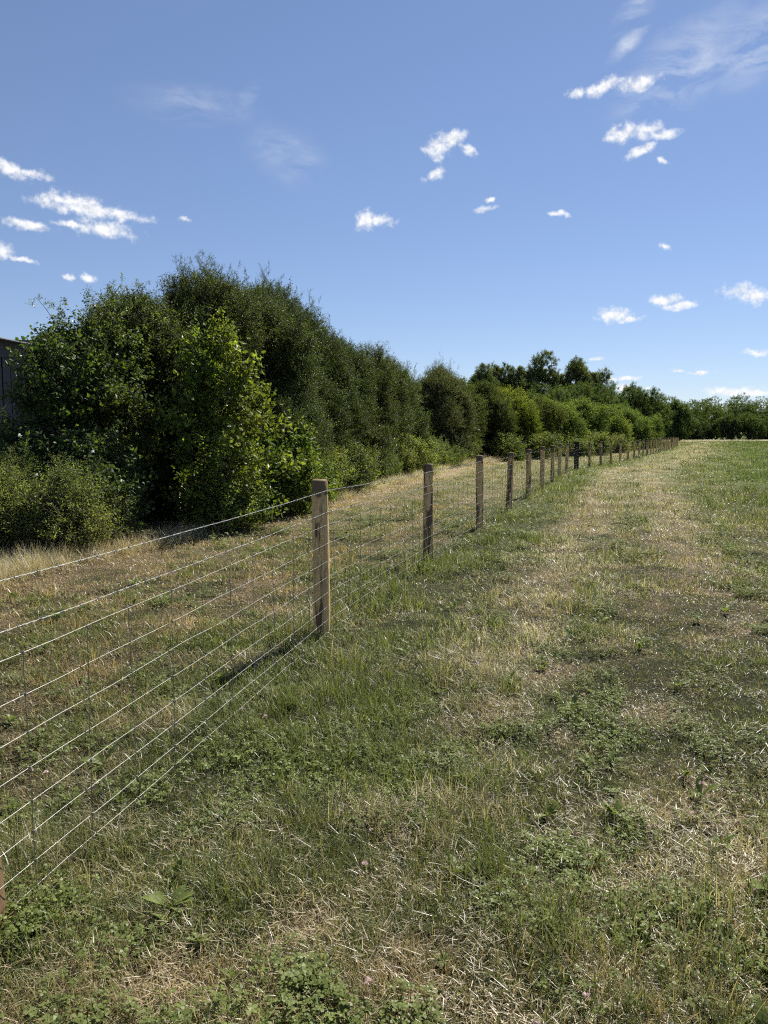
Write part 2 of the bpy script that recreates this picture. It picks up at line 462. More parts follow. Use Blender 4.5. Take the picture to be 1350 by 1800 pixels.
def tube(pts, radii, sides=6, cap=True):
    pts = [Vector(p) for p in pts]; V, F = [], []
    up = Vector((0.13, 0.21, 0.97))
    for i, p in enumerate(pts):
        d = (pts[min(i + 1, len(pts) - 1)] - pts[max(i - 1, 0)]).normalized()
        a = d.cross(up)
        if a.length < 0.05: a = d.cross(Vector((1, 0, 0)))
        a.normalize(); b = d.cross(a)
        for k in range(sides):
            an = 2 * PI * k / sides
            V.append(p + (a * math.cos(an) + b * math.sin(an)) * radii[i])
    for i in range(len(pts) - 1):
        for k in range(sides):
            k2 = (k + 1) % sides
            F.append((i * sides + k, i * sides + k2, (i + 1) * sides + k2, (i + 1) * sides + k))
    if cap:
        F.append(tuple(range(sides - 1, -1, -1))); n = (len(pts) - 1) * sides; F.append(tuple(range(n, n + sides)))
    return V, F

class Acc:
    def __init__(self): self.V, self.F = [], []
    def add(self, V, F):
        n = len(self.V); self.V += list(V); self.F += [tuple(i + n for i in f) for f in F]
    def box(self, c, s, rot=None):
        V = [Vector((x * s[0] / 2, y * s[1] / 2, z * s[2] / 2)) for x in (-1, 1) for y in (-1, 1) for z in (-1, 1)]
        if rot is not None: V = [rot @ v for v in V]
        V = [v + Vector(c) for v in V]
        self.add(V, [(0, 1, 3, 2), (4, 6, 7, 5), (0, 4, 5, 1), (2, 3, 7, 6), (0, 2, 6, 4), (1, 5, 7, 3)])

# ------------------------------------------------------------------ scattering leaves and blades as real instances of small meshes
def source_group(name, sources):
    ng = bpy.data.node_groups.new(name, 'GeometryNodeTree')
    ng.interface.new_socket('Geometry', in_out='INPUT', socket_type='NodeSocketGeometry')
    ng.interface.new_socket('Geometry', in_out='OUTPUT', socket_type='NodeSocketGeometry')
    N, L = ng.nodes, ng.links
    gi, go = N.new('NodeGroupInput'), N.new('NodeGroupOutput')
    jn = N.new('GeometryNodeJoinGeometry')
    for s in reversed(sources):
        oi = N.new('GeometryNodeObjectInfo'); oi.inputs['Object'].default_value = s
        g = N.new('GeometryNodeGeometryToInstance'); L.new(oi.outputs['Geometry'], g.inputs[0]); L.new(g.outputs[0], jn.inputs[0])
    ip = N.new('GeometryNodeInstanceOnPoints')
    L.new(gi.outputs[0], ip.inputs['Points']); L.new(jn.outputs[0], ip.inputs['Instance'])
    ip.inputs['Pick Instance'].default_value = True
    for nm, ty, so in (('idx', 'INT', 'Instance Index'), ('rot', 'QUATERNION', 'Rotation'), ('scl', 'FLOAT_VECTOR', 'Scale')):
        a = N.new('GeometryNodeInputNamedAttribute'); a.data_type = ty; a.inputs['Name'].default_value = nm
        L.new(a.outputs['Attribute'], ip.inputs[so])
    L.new(ip.outputs[0], go.inputs[0])
    return ng

def qmul(a, b):
    w1, x1, y1, z1 = a.T; w2, x2, y2, z2 = b.T
    return np.stack([w1 * w2 - x1 * x2 - y1 * y2 - z1 * z2, w1 * x2 + x1 * w2 + y1 * z2 - z1 * y2,
                     w1 * y2 - x1 * z2 + y1 * w2 + z1 * x2, w1 * z2 + x1 * y2 - y1 * x2 + z1 * w2], 1)

def quat_to(dirs, spin):
    """rotation that carries +Z to dirs, after a spin about Z"""
    d = dirs / np.linalg.norm(dirs, axis=1, keepdims=True)
    th = np.arccos(np.clip(d[:, 2], -1, 1)); ph = np.arctan2(d[:, 1], d[:, 0]); z = np.zeros_like(th)
    qy = np.stack([np.cos(th / 2), z, np.sin(th / 2), z], 1)
    qz = np.stack([np.cos(ph / 2), z, z, np.sin(ph / 2)], 1)
    qs = np.stack([np.cos(spin / 2), z, z, np.sin(spin / 2)], 1)
    return qmul(qmul(qz, qy), qs)

def scatter(name, group, P, Q, SC, IDX, parent=None, floats=None, colors=None):
    n = len(P)
    me = bpy.data.meshes.new(name); me.vertices.add(n)
    me.vertices.foreach_set('co', np.asarray(P, np.float32).ravel())
    a = me.attributes.new('idx', 'INT', 'POINT'); a.data.foreach_set('value', np.asarray(IDX, np.int32))
    a = me.attributes.new('rot', 'QUATERNION', 'POINT'); a.data.foreach_set('value', np.asarray(Q, np.float32).ravel())
    SC = np.asarray(SC, np.float32)
    if SC.ndim == 1: SC = np.repeat(SC[:, None], 3, 1)
    a = me.attributes.new('scl', 'FLOAT_VECTOR', 'POINT'); a.data.foreach_set('vector', SC.ravel())
    for k, v in (floats or {}).items():
        a = me.attributes.new(k, 'FLOAT', 'POINT'); a.data.foreach_set('value', np.asarray(v, np.float32))
    for k, v in (colors or {}).items():
        a = me.attributes.new(k, 'FLOAT_VECTOR', 'POINT'); a.data.foreach_set('vector', np.asarray(v, np.float32).ravel())
    me.update()
    o = obj(name, me, parent)
    md = o.modifiers.new('scatter', 'NODES'); md.node_group = group
    return o

def source(name, V, F, mats, midx, rnd, rnd2=None):
    at = {'rnd': ('FACE', rnd)}
    if rnd2 is not None: at['rnd2'] = ('FACE', rnd2)
    return bpy.data.objects.new(name, mesh_from(name, V, F, mats, False, at, midx))   # not linked: only instanced

# ------------------------------------------------------------------ leaf sprays
def rvec(r=random):
    while True:
        v = Vector((r.uniform(-1, 1), r.uniform(-1, 1), r.uniform(-1, 1)))
        if 0.05 < v.length < 1: return v.normalized()

def make_spray(name, L, n, ll, lw, shape, branches, tilt):
    V, F, mi, rn = [], [], [], []
    axes = []
    main = [Vector((0, 0, 0))]
    bend = Vector((random.uniform(-1, 1), random.uniform(-1, 1), 0)) * 0.12 * L
    for k in range(1, 5):
        t = k / 4; main.append(Vector((0, 0, L * t)) + bend * t * t)
    axes.append(main)
    for b in range(branches):
        t = random.uniform(0.1, 0.75); p = Vector((0, 0, L * t)) + bend * t * t
        an = random.uniform(0, 2 * PI); d = Vector((math.cos(an), math.sin(an), random.uniform(0.5, 1.3))).normalized()
        l2 = L * random.uniform(0.35, 0.6)
        axes.append([p, p + d * l2 * 0.5, p + d * l2 + Vector((0, 0, 0.08 * l2))])
    for ai, A in enumerate(axes):
        r0 = 0.004 if ai == 0 else 0.0025
        tv, tf = tube(A, [r0 * (1 - 0.7 * i / (len(A) - 1)) * (L / 0.42) for i in range(len(A))], 3, False)
        o = len(V); V += tv
        for f in tf: F.append(tuple(i + o for i in f)); mi.append(1); rn.append(0.5)
    tot = sum((A[-1] - A[0]).length for A in axes)
    for A in axes:
        na = max(3, round(n * (A[-1] - A[0]).length / tot)); an = random.uniform(0, 6)
        for k in range(na):
            t = 0.08 + 0.92 * (k + random.random()) / na
            x = t * (len(A) - 1); i = min(int(x), len(A) - 2)
            p = A[i].lerp(A[i + 1], x - i); ax = (A[i + 1] - A[i]).normalized()
            an += 2.4 + random.uniform(-0.5, 0.5)
            side = ax.orthogonal().normalized(); side.rotate(Matrix.Rotation(an, 3, ax))
            d = (ax * tilt + side * 1.0 + rvec() * 0.35 + Vector((0, 0, -0.1))).normalized()
            s = d.cross(ax + rvec() * 0.7)
            if s.length < 0.1: s = d.orthogonal()
            s.normalize(); nrm = d.cross(s)
            l = ll * random.uniform(0.65, 1.25); w = lw * random.uniform(0.7, 1.2)
            p = p + d * ll * 0.12
            o = len(V); r = random.random(); fold = nrm * w * 0.22
            if shape == 'small':
                V += [p, p + d * l * 0.5 + s * w / 2 + fold, p + d * l, p + d * l * 0.5 - s * w / 2 + fold]
                F += [(o, o + 1, o + 2), (o, o + 2, o + 3)]
            else:
                tip = p + d * l - nrm * l * 0.12
                V += [p, p + d * l * 0.28 + s * w * 0.46 + fold, p + d * l * 0.68 + s * w * 0.42 + fold * 0.6, tip,
                      p + d * l * 0.68 - s * w * 0.42 + fold * 0.6, p + d * l * 0.28 - s * w * 0.46 + fold]
                F += [(o, o + 1, o + 2, o + 3), (o, o + 3, o + 4, o + 5)]
            mi += [0, 0]; rn += [r, min(1, r + 0.08)]
    return source(name, V, F, [M_LEAF_FAR if L > 0.62 else M_LEAF, M_BARK], mi, rn)

SPRAY = {}
def kind(key, nvar, *a):
    SPRAY[key] = (source_group('spray_' + key, [make_spray('%s_spray_%d' % (key, i), *a) for i in range(nvar)]), nvar)
kind('small', 5, 0.42, 58, 0.038, 0.021, 'small', 4, 0.7)
kind('thorn', 5, 0.50, 64, 0.034, 0.019, 'small', 3, 0.9)
kind('broad', 5, 0.42, 20, 0.080, 0.056, 'broad', 3, 0.5)
kind('vine', 5, 0.40, 26, 0.062, 0.046, 'broad', 4, 0.4)
kind('herb', 5, 0.55, 70, 0.050, 0.019, 'small', 7, 0.8)
kind('nettle', 5, 0.60, 44, 0.075, 0.036, 'broad', 5, 0.25)
kind('mid', 5, 0.65, 70, 0.062, 0.036, 'small', 5, 0.7)
kind('far', 5, 1.15, 80, 0.16, 0.10, 'small', 6, 0.6)

def env_points(n, r, seed_rng):
    d = seed_rng.normal(size=(n, 3)); d /= np.linalg.norm(d, axis=1, keepdims=True)
    return d * r, d

def crown_points(lobes, n, R, shell=0.55, up=0.55, wild=0.55, floor=0.03, fill=0.15, gap=0.42):
    """spray positions and growth directions on the shells of a set of overlapping lobes"""
    C = np.array([l[0] for l in lobes]); Rr = np.array([l[1] for l in lobes])
    w = (Rr[:, 0] * Rr[:, 1] + Rr[:, 1] * Rr[:, 2] + Rr[:, 0] * Rr[:, 2]); w = w / w.sum()
    out_p, out_d = [], []; have = 0; R0 = R.integers(1000)
    while have < n:
        m = int((n - have) * 1.6) + 50
        li = R.choice(len(lobes), m, p=w)
        d = R.normal(size=(m, 3)); d /= np.linalg.norm(d, axis=1, keepdims=True)
        rad = shell + (1 - shell) * np.sqrt(R.random(m)) + 0.06 * R.normal(size=m)
        p = C[li] + d * Rr[li] * rad[:, None]
        deep = np.zeros(m)
        for j in range(len(lobes)):
            q = (p - C[j]) / Rr[j]; deep = np.maximum(deep, 1 - np.sqrt((q * q).sum(1)))
        hole = 0.5 * vnoise(p[:, 0] / gap + p[:, 2] / gap * 0.6, p[:, 1] / gap, int(R0)) + 0.5 * vnoise(p[:, 0] / gap - p[:, 1] / gap * 0.5, p[:, 2] / gap, int(R0) + 5)
        keep = (p[:, 2] > floor) & ((deep < 0.5) | (R.random(m) < fill)) & ((hole > 0.40) | (R.random(m) < 0.18))
        out = d / Rr[li]; out /= np.linalg.norm(out, axis=1, keepdims=True)
        g = out * 0.8 + np.array([0, 0, up]) + R.normal(size=(m, 3)) * wild
        out_p.append(p[keep]); out_d.append(g[keep]); have += int(keep.sum())
    return np.concatenate(out_p)[:n], np.concatenate(out_d)[:n]

def lobes_on(env_c, env_r, n, size, R, zmin=0.1, squash=(1, 1, 1), top_bias=0.0, boxy=2.0):
    out = []
    while len(out) < n:
        d = R.normal(size=3); d /= (np.abs(d) ** boxy).sum() ** (1 / boxy)
        if top_bias and d[2] < -0.2 and R.random() < top_bias: continue
        k = R.uniform(0.55, 0.86)
        c = np.array(env_c) + d * np.array(env_r) * k
        if c[2] < zmin: continue
        s = size * R.uniform(0.65, 1.3)
        out.append((c, np.array([s * squash[0], s * squash[1], s * squash[2]]) * R.uniform(0.85, 1.15, 3)))
    return out

def stems_mesh(targets, R, base_r, spread, name):
    A = Acc()
    for c in targets:
        b = Vector((R.normal() * spread, R.normal() * spread, -0.08))
        c = Vector(c); mid = b.lerp(c, 0.45) + Vector((R.normal() * 0.12, R.normal() * 0.12, 0.12)) * c.length * 0.25
        r = base_r * R.uniform(0.6, 1.1)
        pts = []
        for k in range(7):
            t = k / 6; pts.append(b.lerp(mid, t).lerp(mid.lerp(c, t), t))
        A.add(*tube(pts, [r * (1 - 0.82 * k / 6) for k in range(7)], 6, False))
    return mesh_from(name, A.V, A.F, M_BARK, True)

LEAF_DEPTH = dict(small=0.78, thorn=0.84, broad=0.78, vine=0.72, herb=0.85, nettle=0.85, mid=0.84, far=0.86)   # tint darkening per leaf kind; the hedge's stands in for shade on its backlit faces
def plant(name, label, cat, xy, lobes, n, spray, tint, seed, group=None, scale=1.0, shoots=0, shoot_len=0.8, stems=6, base_r=0.05,
          spread=0.2, up=0.55, wild=0.55, shell=0.55, fill=0.15, shoot_from=0.6, tint_var=0.12, stem_name='stem', lean=(0, 0)):
    R = np.random.default_rng(seed)
    x, y = xy; z = float(gz(x, y))
    root = tag(empty(name, (x, y, z)), label, cat, group)
    P, D = crown_points(lobes, n, R, shell=shell, up=up, wild=wild, fill=fill, gap=0.42 if scale * (spray != 'far') else 1.1)
    SCL = scale * R.uniform(0.7, 1.25, len(P))
    tops = sorted(lobes, key=lambda l: -(l[0][2] + l[1][2]))
    tops = [l for l in tops if l[0][2] + l[1][2] > shoot_from * (tops[0][0][2] + tops[0][1][2])]
    sp, sd, ss = [], [], []
    for k in range(shoots):
        l = tops[R.integers(len(tops))]
        d = R.normal(size=3); d[2] = abs(d[2]) + 0.9; d /= np.linalg.norm(d)
        p = l[0] + d * l[1] * 0.85
        g = np.array([R.normal() * 0.28 + lean[0], R.normal() * 0.28 + lean[1], 1.0]); g /= np.linalg.norm(g)
        length = shoot_len * R.uniform(0.45, 1.2); m = max(2, int(length / 0.17 / scale))
        for j in range(m):
            t = j / m
            sp.append(p + g * length * t); sd.append(g + R.normal(size=3) * 0.3); ss.append(scale * (0.9 - 0.55 * t))
    if sp:
        P = np.concatenate([P, sp]); D = np.concatenate([D, sd]); SCL = np.concatenate([SCL, ss])
    Q = quat_to(D, R.random(len(P)) * 6.283)
    grp, nv = SPRAY[spray]
    lobev = (vnoise(P[:, 0] * 1.1 + x, P[:, 2] * 1.1 + P[:, 1] * 0.7, seed) - 0.5)[:, None]
    T = np.array(tint)[None, :] * LEAF_DEPTH[spray] * (1 + tint_var * R.normal(size=(len(P), 1))) * (1 + lobev * np.array([[0.5, 0.3, 0.2]]))
    cr = scatter('crown', grp, P, Q, SCL, R.integers(0, nv, len(P)), root, colors={'tint': np.clip(T, 0.005, 0.6)})
    tag(cr, kind='stuff')
    tg = [l[0] for l in sorted(lobes, key=lambda l: R.random())[:stems]]
    obj(stem_name, stems_mesh(tg, R, base_r, spread, stem_name), root)
    return root

# ================================================================== THE GROUND
def axis_lines(a, b, step, lo, hi, growth=1.16):
    v = list(np.arange(a, b + 1e-6, step)); s = step
    while v[-1] < hi: s *= growth; v.append(v[-1] + s)
    s = step
    while v[0] > lo: s *= growth; v.insert(0, v[0] - s)
    return np.array(v)
gx, gy = axis_lines(-6, 8, 0.11, -1500, 1500), axis_lines(-1.5, 14, 0.11, -300, 3000)
GX, GY = np.meshgrid(gx, gy)
GZ = gz(GX, GY)
nx, ny = len(gx), len(gy)
me = bpy.data.meshes.new('ground')
me.vertices.add(nx * ny)
me.vertices.foreach_set('co', np.stack([GX, GY, GZ], -1).astype(np.float32).ravel())
ii, jj = np.meshgrid(np.arange(nx - 1), np.arange(ny - 1))
a0 = (jj * nx + ii).ravel()
quads = np.stack([a0, a0 + 1, a0 + nx + 1, a0 + nx], 1).astype(np.int32)
me.loops.add(quads.size); me.polygons.add(len(quads))
me.polygons.foreach_set('loop_start', np.arange(0, quads.size, 4, dtype=np.int32))
me.loops.foreach_set('vertex_index', quads.ravel())
me.polygons.foreach_set('use_smooth', np.ones(len(quads), bool))
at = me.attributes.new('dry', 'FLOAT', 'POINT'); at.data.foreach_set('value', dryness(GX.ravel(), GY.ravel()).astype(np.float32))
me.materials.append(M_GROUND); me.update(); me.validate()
tag(obj('ground', me), 'dry earth and thatch of the field under the grass', kind='structure')

# ================================================================== THE FENCE
fence = tag(empty('fence', (POSTS[2][0], POSTS[2][1], 0)), 'new stock fence of round timber posts, barbed wire and wire netting along the field', 'fence')
FL = -fence.location

def post_mesh(seed):
    R = np.random.default_rng(seed); sides, rings = 22, 16
    H = 1.23; V, F = [], []
    ph = R.uniform(0, 6.28, 4); crook = R.normal(size=2) * 0.010
    for i in range(rings):
        t = i / (rings - 2) if i < rings - 1 else 1.0
        z = -0.3 + (H + 0.3) * t
        r = 0.066 - 0.006 * t
        if i == rings - 2: z = H - 0.012
        if i == rings - 1: z, r = H, r - 0.010
        cx, cy_ = crook[0] * math.sin(t * 3.1), crook[1] * math.sin(t * 2.4)
        for k in range(sides):
            a = 2 * PI * k / sides
            rr = r * (1 + 0.045 * math.sin(2 * a + ph[0] + t) + 0.03 * math.sin(3 * a + ph[1] + 3 * t) + 0.02 * math.sin(5 * a + ph[2] + 7 * t) + 0.012 * R.normal())
            V.append((cx + rr * math.cos(a), cy_ + rr * math.sin(a), z))
    for i in range(rings - 1):
        for k in range(sides):
            k2 = (k + 1) % sides; F.append((i * sides + k, i * sides + k2, (i + 1) * sides + k2, (i + 1) * sides + k))
    V.append((0, 0, H + 0.003)); c = len(V) - 1; o = (rings - 1) * sides
    for k in range(sides): F.append((o + k, o + (k + 1) % sides, c))
    return mesh_from('post', V, F, M_POST, True)
post_meshes = [post_mesh(40 + k) for k in range(8)]
BARK = {1: 0.75, 2: 0.02, 3: 0.34, 4: 0.12, 5: 0.25}
for i, (px_, py_) in enumerate(POSTS):
    z = float(gz(px_, py_))
    if i == DARK_POST:
        A = Acc()
        V = []
        w = 0.080; c = 0.012
        ring = [(w, -w + c), (w, w - c), (w - c, w), (-w + c, w), (-w, w - c), (-w, -w + c), (-w + c, -w), (w - c, -w)]
        lv = [(-0.3, 1.0), (1.22, 1.0), (1.235, 0.9)]
        V = [(x * s, y * s, zz) for zz, s in lv for x, y in ring]
        F = [(q * 8 + k, q * 8 + (k + 1) % 8, q * 8 + 8 + (k + 1) % 8, q * 8 + 8 + k) for q in range(2) for k in range(8)] + [tuple(range(16, 24))]
        o = obj('post', mesh_from('dark_post', V, F, M_DARK), fence)
        o['label'] = 'black square strainer post where the fence bends'
        o.rotation_euler = (0, 0, 0.35)
    else:
        o = obj('post', post_meshes[(i * 5 + 1) % 8], fence)
        o.rotation_euler = (random.gauss(0, 0.012), random.gauss(0, 0.012), random.uniform(0, 6.28))
        o['bark'] = BARK.get(i, random.uniform(0.0, 0.36)); o['seed'] = random.uniform(0, 20)
        if i == 1: o.rotation_euler = (0.0, -0.035, 1.0)
        if i == 2: o.rotation_euler = (0.0, -0.004, 2.2)
    o.location = Vector((px_, py_, z)) + FL

# points of the wires: along the field side of the posts
def wire_path(zh, lo, hi, per, off, jit, seed):
    R = np.random.default_rng(seed); out = []
    for i in range(lo, hi):
        a, b = POSTS[i], POSTS[i + 1]
        for k in range(per if i < hi - 1 else per + 1):
            t = k / per; x, y = a[0] + (b[0] - a[0]) * t, a[1] + (b[1] - a[1]) * t
            j, m = max(i - 1, 0), min(i + 2, len(POSTS) - 1)
            dx, dy = POSTS[m][0] - POSTS[j][0], POSTS[m][1] - POSTS[j][1]; L = math.hypot(dx, dy)
            base = float(gz(a[0], a[1])) * (1 - t) + float(gz(b[0], b[1])) * t
            jj_ = 0 if k in (0, per) else jit
            out.append(Vector((x + dy / L * off + R.normal() * jj_, y - dx / L * off, base + zh - 0.012 * 4 * t * (1 - t) * (zh > 0.9) + R.normal() * jj_)))
    return out

NET_Z = [0.055, 0.150, 0.255, 0.365, 0.485, 0.610, 0.745, 0.890]
last = len(POSTS) - 1
for k, zh in enumerate(NET_Z):
    A = Acc(); A.add(*tube(wire_path(zh, 0, last, 11, 0.069, 0.0022, 60 + k), [0.00105] * ((last) * 11 + 1), 5))
    o = obj('net_wire', mesh_from('net_wire', A.V, A.F, M_WIRE, True), fence); o.location = FL
for k, zh in enumerate((0.985, 1.150)):
    core = wire_path(zh, 0, last, 8, 0.070, 0.0015, 90 + k)
    A = Acc(); s = 0.0; fine = []; ang = []
    for p, q in zip(core[:-1], core[1:]):
        L = (q - p).length; m = max(2, int(L / 0.022)) if p.y < 13 else 2
        for j in range(m): fine.append(p.lerp(q, j / m)); ang.append((s + L * j / m) / 0.075 * 2 * PI)
        s += L
    for ph in (0, PI):
        pts = [f + Vector((0.3 * math.cos(a + ph), 0, math.sin(a + ph))) * 0.0018 for f, a in zip(fine, ang)]
        A.add(*tube(pts, [0.00085] * len(pts), 4))
    o = obj('barbed_wire', mesh_from('barbed_wire', A.V, A.F, M_WIRE, True), fence); o.location = FL
    B = Acc(); s = 0.0; nxt = 0.05
    for p, q in zip(core[:-1], core[1:]):
        if p.y > 24: break
        L = (q - p).length; d = (q - p).normalized()
        while nxt < s + L:
            c = p + d * (nxt - s); a = random.uniform(0, PI)
            for an in (a, a + 1.3):
                u = Vector((d.y, -d.x, 0)) * math.cos(an) + Vector((0, 0, 1)) * math.sin(an) + d * random.uniform(-0.4, 0.4)
                B.add(*tube([c - u * 0.014, c, c + u * 0.014], [0.0006, 0.0016, 0.0006], 3, False))
            B.add(*tube([c - d * 0.006, c + d * 0.006], [0.0032, 0.0032], 5))
            nxt += 0.105
        s += L
    o = obj('barbs', mesh_from('barbs', B.V, B.F, M_WIRE), fence); o.location = FL; o['kind'] = 'stuff'
# upright stay wires of the netting
A = Acc()
pts = [Vector((random.gauss(0, 0.0012), random.gauss(0, 0.0012), NET_Z[0] + (NET_Z[-1] - NET_Z[0]) * k / 14)) for k in range(15)]
A.add(*tube(pts, [0.0017] * 15, 4))
for zh in NET_Z: A.box((0, 0, zh), (0.008, 0.007, 0.010))
stay_me = mesh_from('stay_wire', A.V, A.F, M_WIRE)
rest = Acc(); count = 0
for i in range(0, last):
    a, b = Vector((*POSTS[i], 0)), Vector((*POSTS[i + 1], 0)); L = (b - a).length; d = (b - a) / L
    nst = round(L / 0.29)
    for k in range(nst):
        t = (k + 0.5) / nst; p = a.lerp(b, t) + Vector((d.y, -d.x, 0)) * 0.071
        p.z = float(gz(*a.xy)) * (1 - t) + float(gz(*b.xy)) * t
        if p.y < 1.0 and i == 0: continue
        if p.y < 40:
            o = obj('stay_wire', stay_me, fence); o.location = p + FL; o.rotation_euler = (random.gauss(0, 0.008), random.gauss(0, 0.008), 0.3)
        else:
            rest.add(*tube([p + Vector((0, 0, 0.05)), p + Vector((0, 0, 0.89))], [0.0014] * 2, 3, False))
o = obj('stay_wires', mesh_from('stay_wires', rest.V, rest.F, M_WIRE), fence); o.location = FL; o['kind'] = 'stuff'

# ================================================================== GRASS
def blade(V, F, rn, rn2, base, az, length, width, lean, curl, segs=3, r=None, twist=0.0):
    d = Vector((math.cos(az), math.sin(az), 0)); s = Vector((-math.sin(az + twist), math.cos(az + twist), 0))
    p = Vector(base); a = lean; o = len(V)
    w0 = [1.0, 0.9, 0.62, 0.0] if segs == 3 else [1.0, 0.6, 0.0]
    for k in range(segs + 1):
        w = width * w0[k]
        if k < segs: V += [p - s * w / 2, p + s * w / 2]
        else: V.append(p.copy())
        p = p + (d * math.sin(a) + Vector((0, 0, 1)) * math.cos(a)) * (length / segs); a += curl
        if p.z < 0.002: p.z = 0.002
    r = random.random() if r is None else r; q = random.random()
    for k in range(segs - 1): F.append((o + 2 * k, o + 2 * k + 1, o + 2 * k + 3, o + 2 * k + 2)); rn.append(r); rn2.append(q)
    k = segs - 1; F.append((o + 2 * k, o + 2 * k + 1, o + 2 * k + 2)); rn.append(r); rn2.append(q)

def tuft(name, n, spread, l0, l1, w0, w1, lean0, lean1, curl0, curl1, bias=0.0):
    V, F, a, b = [], [], [], []
    for _ in range(n):
        az = random.uniform(0, 2 * PI); rad = spread * math.sqrt(random.random()); ba = random.uniform(0, 2 * PI)
        blade(V, F, a, b, (rad * math.cos(ba), rad * math.sin(ba), -0.004), az, random.uniform(l0, l1), random.uniform(w0, w1),
              random.uniform(lean0, lean1), random.uniform(curl0, curl1), r=min(1, max(0, random.random() + bias)), twist=random.uniform(-0.8, 0.8))
    return source(name, V, F, [M_GRASS], [0] * len(F), a, b)

def clover(name, n, spread):
    V, F, a, b = [], [], [], []
    for _ in range(n):
        rad = spread * math.sqrt(random.random()); ba = random.uniform(0, 6.28); h = random.uniform(0.02, 0.075)
        p = Vector((rad * math.cos(ba), rad * math.sin(ba), h)); r, q = random.uniform(0.45, 1), random.random()
        az = random.uniform(0, 6.28); sz = random.uniform(0.009, 0.017); nrm = (Vector((0, 0, 1)) + rvec() * 0.45).normalized()
        e1 = nrm.orthogonal().normalized(); e2 = nrm.cross(e1)
        for k in range(3):
            t = az + k * 2.094; d = e1 * math.cos(t) + e2 * math.sin(t); s = nrm.cross(d); o = len(V)
            V += [p, p + d * sz * 0.55 + s * sz * 0.42 + nrm * 0.002, p + d * sz * 1.05 + s * sz * 0.22, p + d * sz * 1.05 - s * sz * 0.22, p + d * sz * 0.55 - s * sz * 0.42 + nrm * 0.002]
            F.append((o, o + 1, o + 2, o + 3, o + 4)); a.append(r); b.append(q)
        blade(V, F, a, b, (p.x, p.y, 0), ba, h, 0.0016, 0.05, 0.0, 2, r=r)
    return source(name, V, F, [M_WEED], [0] * len(F), a, b)

def rosette(name, n, l0, l1, wide):
    V, F, a, b = [], [], [], []
    for k in range(n):
        az = k * 2.4 + random.uniform(-0.3, 0.3); L = random.uniform(l0, l1); w = L * wide; lean = random.uniform(0.5, 1.25)
        d = Vector((math.cos(az), math.sin(az), 0)); s = Vector((-math.sin(az), math.cos(az), 0)); p = Vector((0, 0, 0.004)); o = len(V)
        r, q = random.uniform(0.5, 1), random.random(); ang = lean
        prof = [0.12, 0.55, 1.0, 0.85, 0.0]
        for j in range(5):
            if j < 4: V += [p - s * w * prof[j] / 2 + Vector((0, 0, 0.12 * w * prof[j])), p, p + s * w * prof[j] / 2 + Vector((0, 0, 0.12 * w * prof[j]))]
            else: V.append(p.copy())
            p = p + (d * math.sin(ang) + Vector((0, 0, 1)) * math.cos(ang)) * L / 4; ang += 0.18
        for j in range(3):
            m = o + 3 * j
            F += [(m, m + 1, m + 4, m + 3), (m + 1, m + 2, m + 5, m + 4)]; a += [r, r]; b += [q, q]
        m = o + 9; F += [(m, m + 1, m + 3), (m + 1, m + 2, m + 3)]; a += [r, r]; b += [q, q]
    return source(name, V, F, [M_WEED], [0] * len(F), a, b)

def polar(n, r0, r1, expo, half, R):
    """points spread over the ground before the camera's place, thinning out with distance"""
    k = 2 - expo
    r = (r0 ** k + R.random(n) * (r1 ** k - r0 ** k)) ** (1 / k)
    a = (R.random(n) * 2 - 1) * half
    return r * np.sin(a) + R.normal(size=n) * 0.25, r * np.cos(a) - 0.35, r

def blades_mesh(name, B, segs, mat):
    """one real mesh of grass blades; B holds arrays: x y z az len wid lean curl twist dry rnd rnd2 hue"""
    n = len(B['x']); nv = 2 * segs + 1
    d = np.stack([np.cos(B['az']), np.sin(B['az']), np.zeros(n)], 1)
    sd = np.stack([-np.sin(B['az'] + B['twist']), np.cos(B['az'] + B['twist']), np.zeros(n)], 1)
    p = np.stack([B['x'], B['y'], B['z']], 1); a = B['lean'].copy()
    prof = {2: (1.0, 0.72), 3: (1.0, 0.9, 0.6)}[segs]
    V = np.empty((n, nv, 3), np.float32)
    gl = B['z0'] + 0.003
    for k in range(segs):
        w = (B['wid'] * prof[k] / 2)[:, None]
        V[:, 2 * k] = p - sd * w; V[:, 2 * k + 1] = p + sd * w
        p = p + (d * np.sin(a)[:, None] + np.array([0, 0, 1.0]) * np.cos(a)[:, None]) * (B['len'] / segs)[:, None]
        p[:, 2] = np.maximum(p[:, 2], gl); a = a + B['curl'] * 3 / segs
    V[:, 2 * segs] = p
    off = (np.arange(n) * nv)[:, None]
    loops, starts, tot = [], [], 4 * (segs - 1) + 3
    pat = []
    for k in range(segs - 1): pat += [2 * k, 2 * k + 1, 2 * k + 3, 2 * k + 2]
    pat += [2 * segs - 2, 2 * segs - 1, 2 * segs]
    LI = (off + np.array(pat)[None, :]).astype(np.int32)
    ST = (np.arange(n) * tot)[:, None] + np.array([4 * k for k in range(segs)])[None, :]
    me = bpy.data.meshes.new(name)
    me.vertices.add(n * nv); me.vertices.foreach_set('co', V.ravel())
    me.loops.add(n * tot); me.polygons.add(n * segs)
    me.polygons.foreach_set('loop_start', ST.astype(np.int32).ravel())
    me.loops.foreach_set('vertex_index', LI.ravel())
    for k in ('dry', 'rnd', 'rnd2', 'hue', 'warm'):
        at_ = me.attributes.new(k, 'FLOAT', 'FACE'); at_.data.foreach_set('value', np.repeat(B[k].astype(np.float32), segs))
    me.materials.append(mat); me.update(calc_edges=True)
    return me

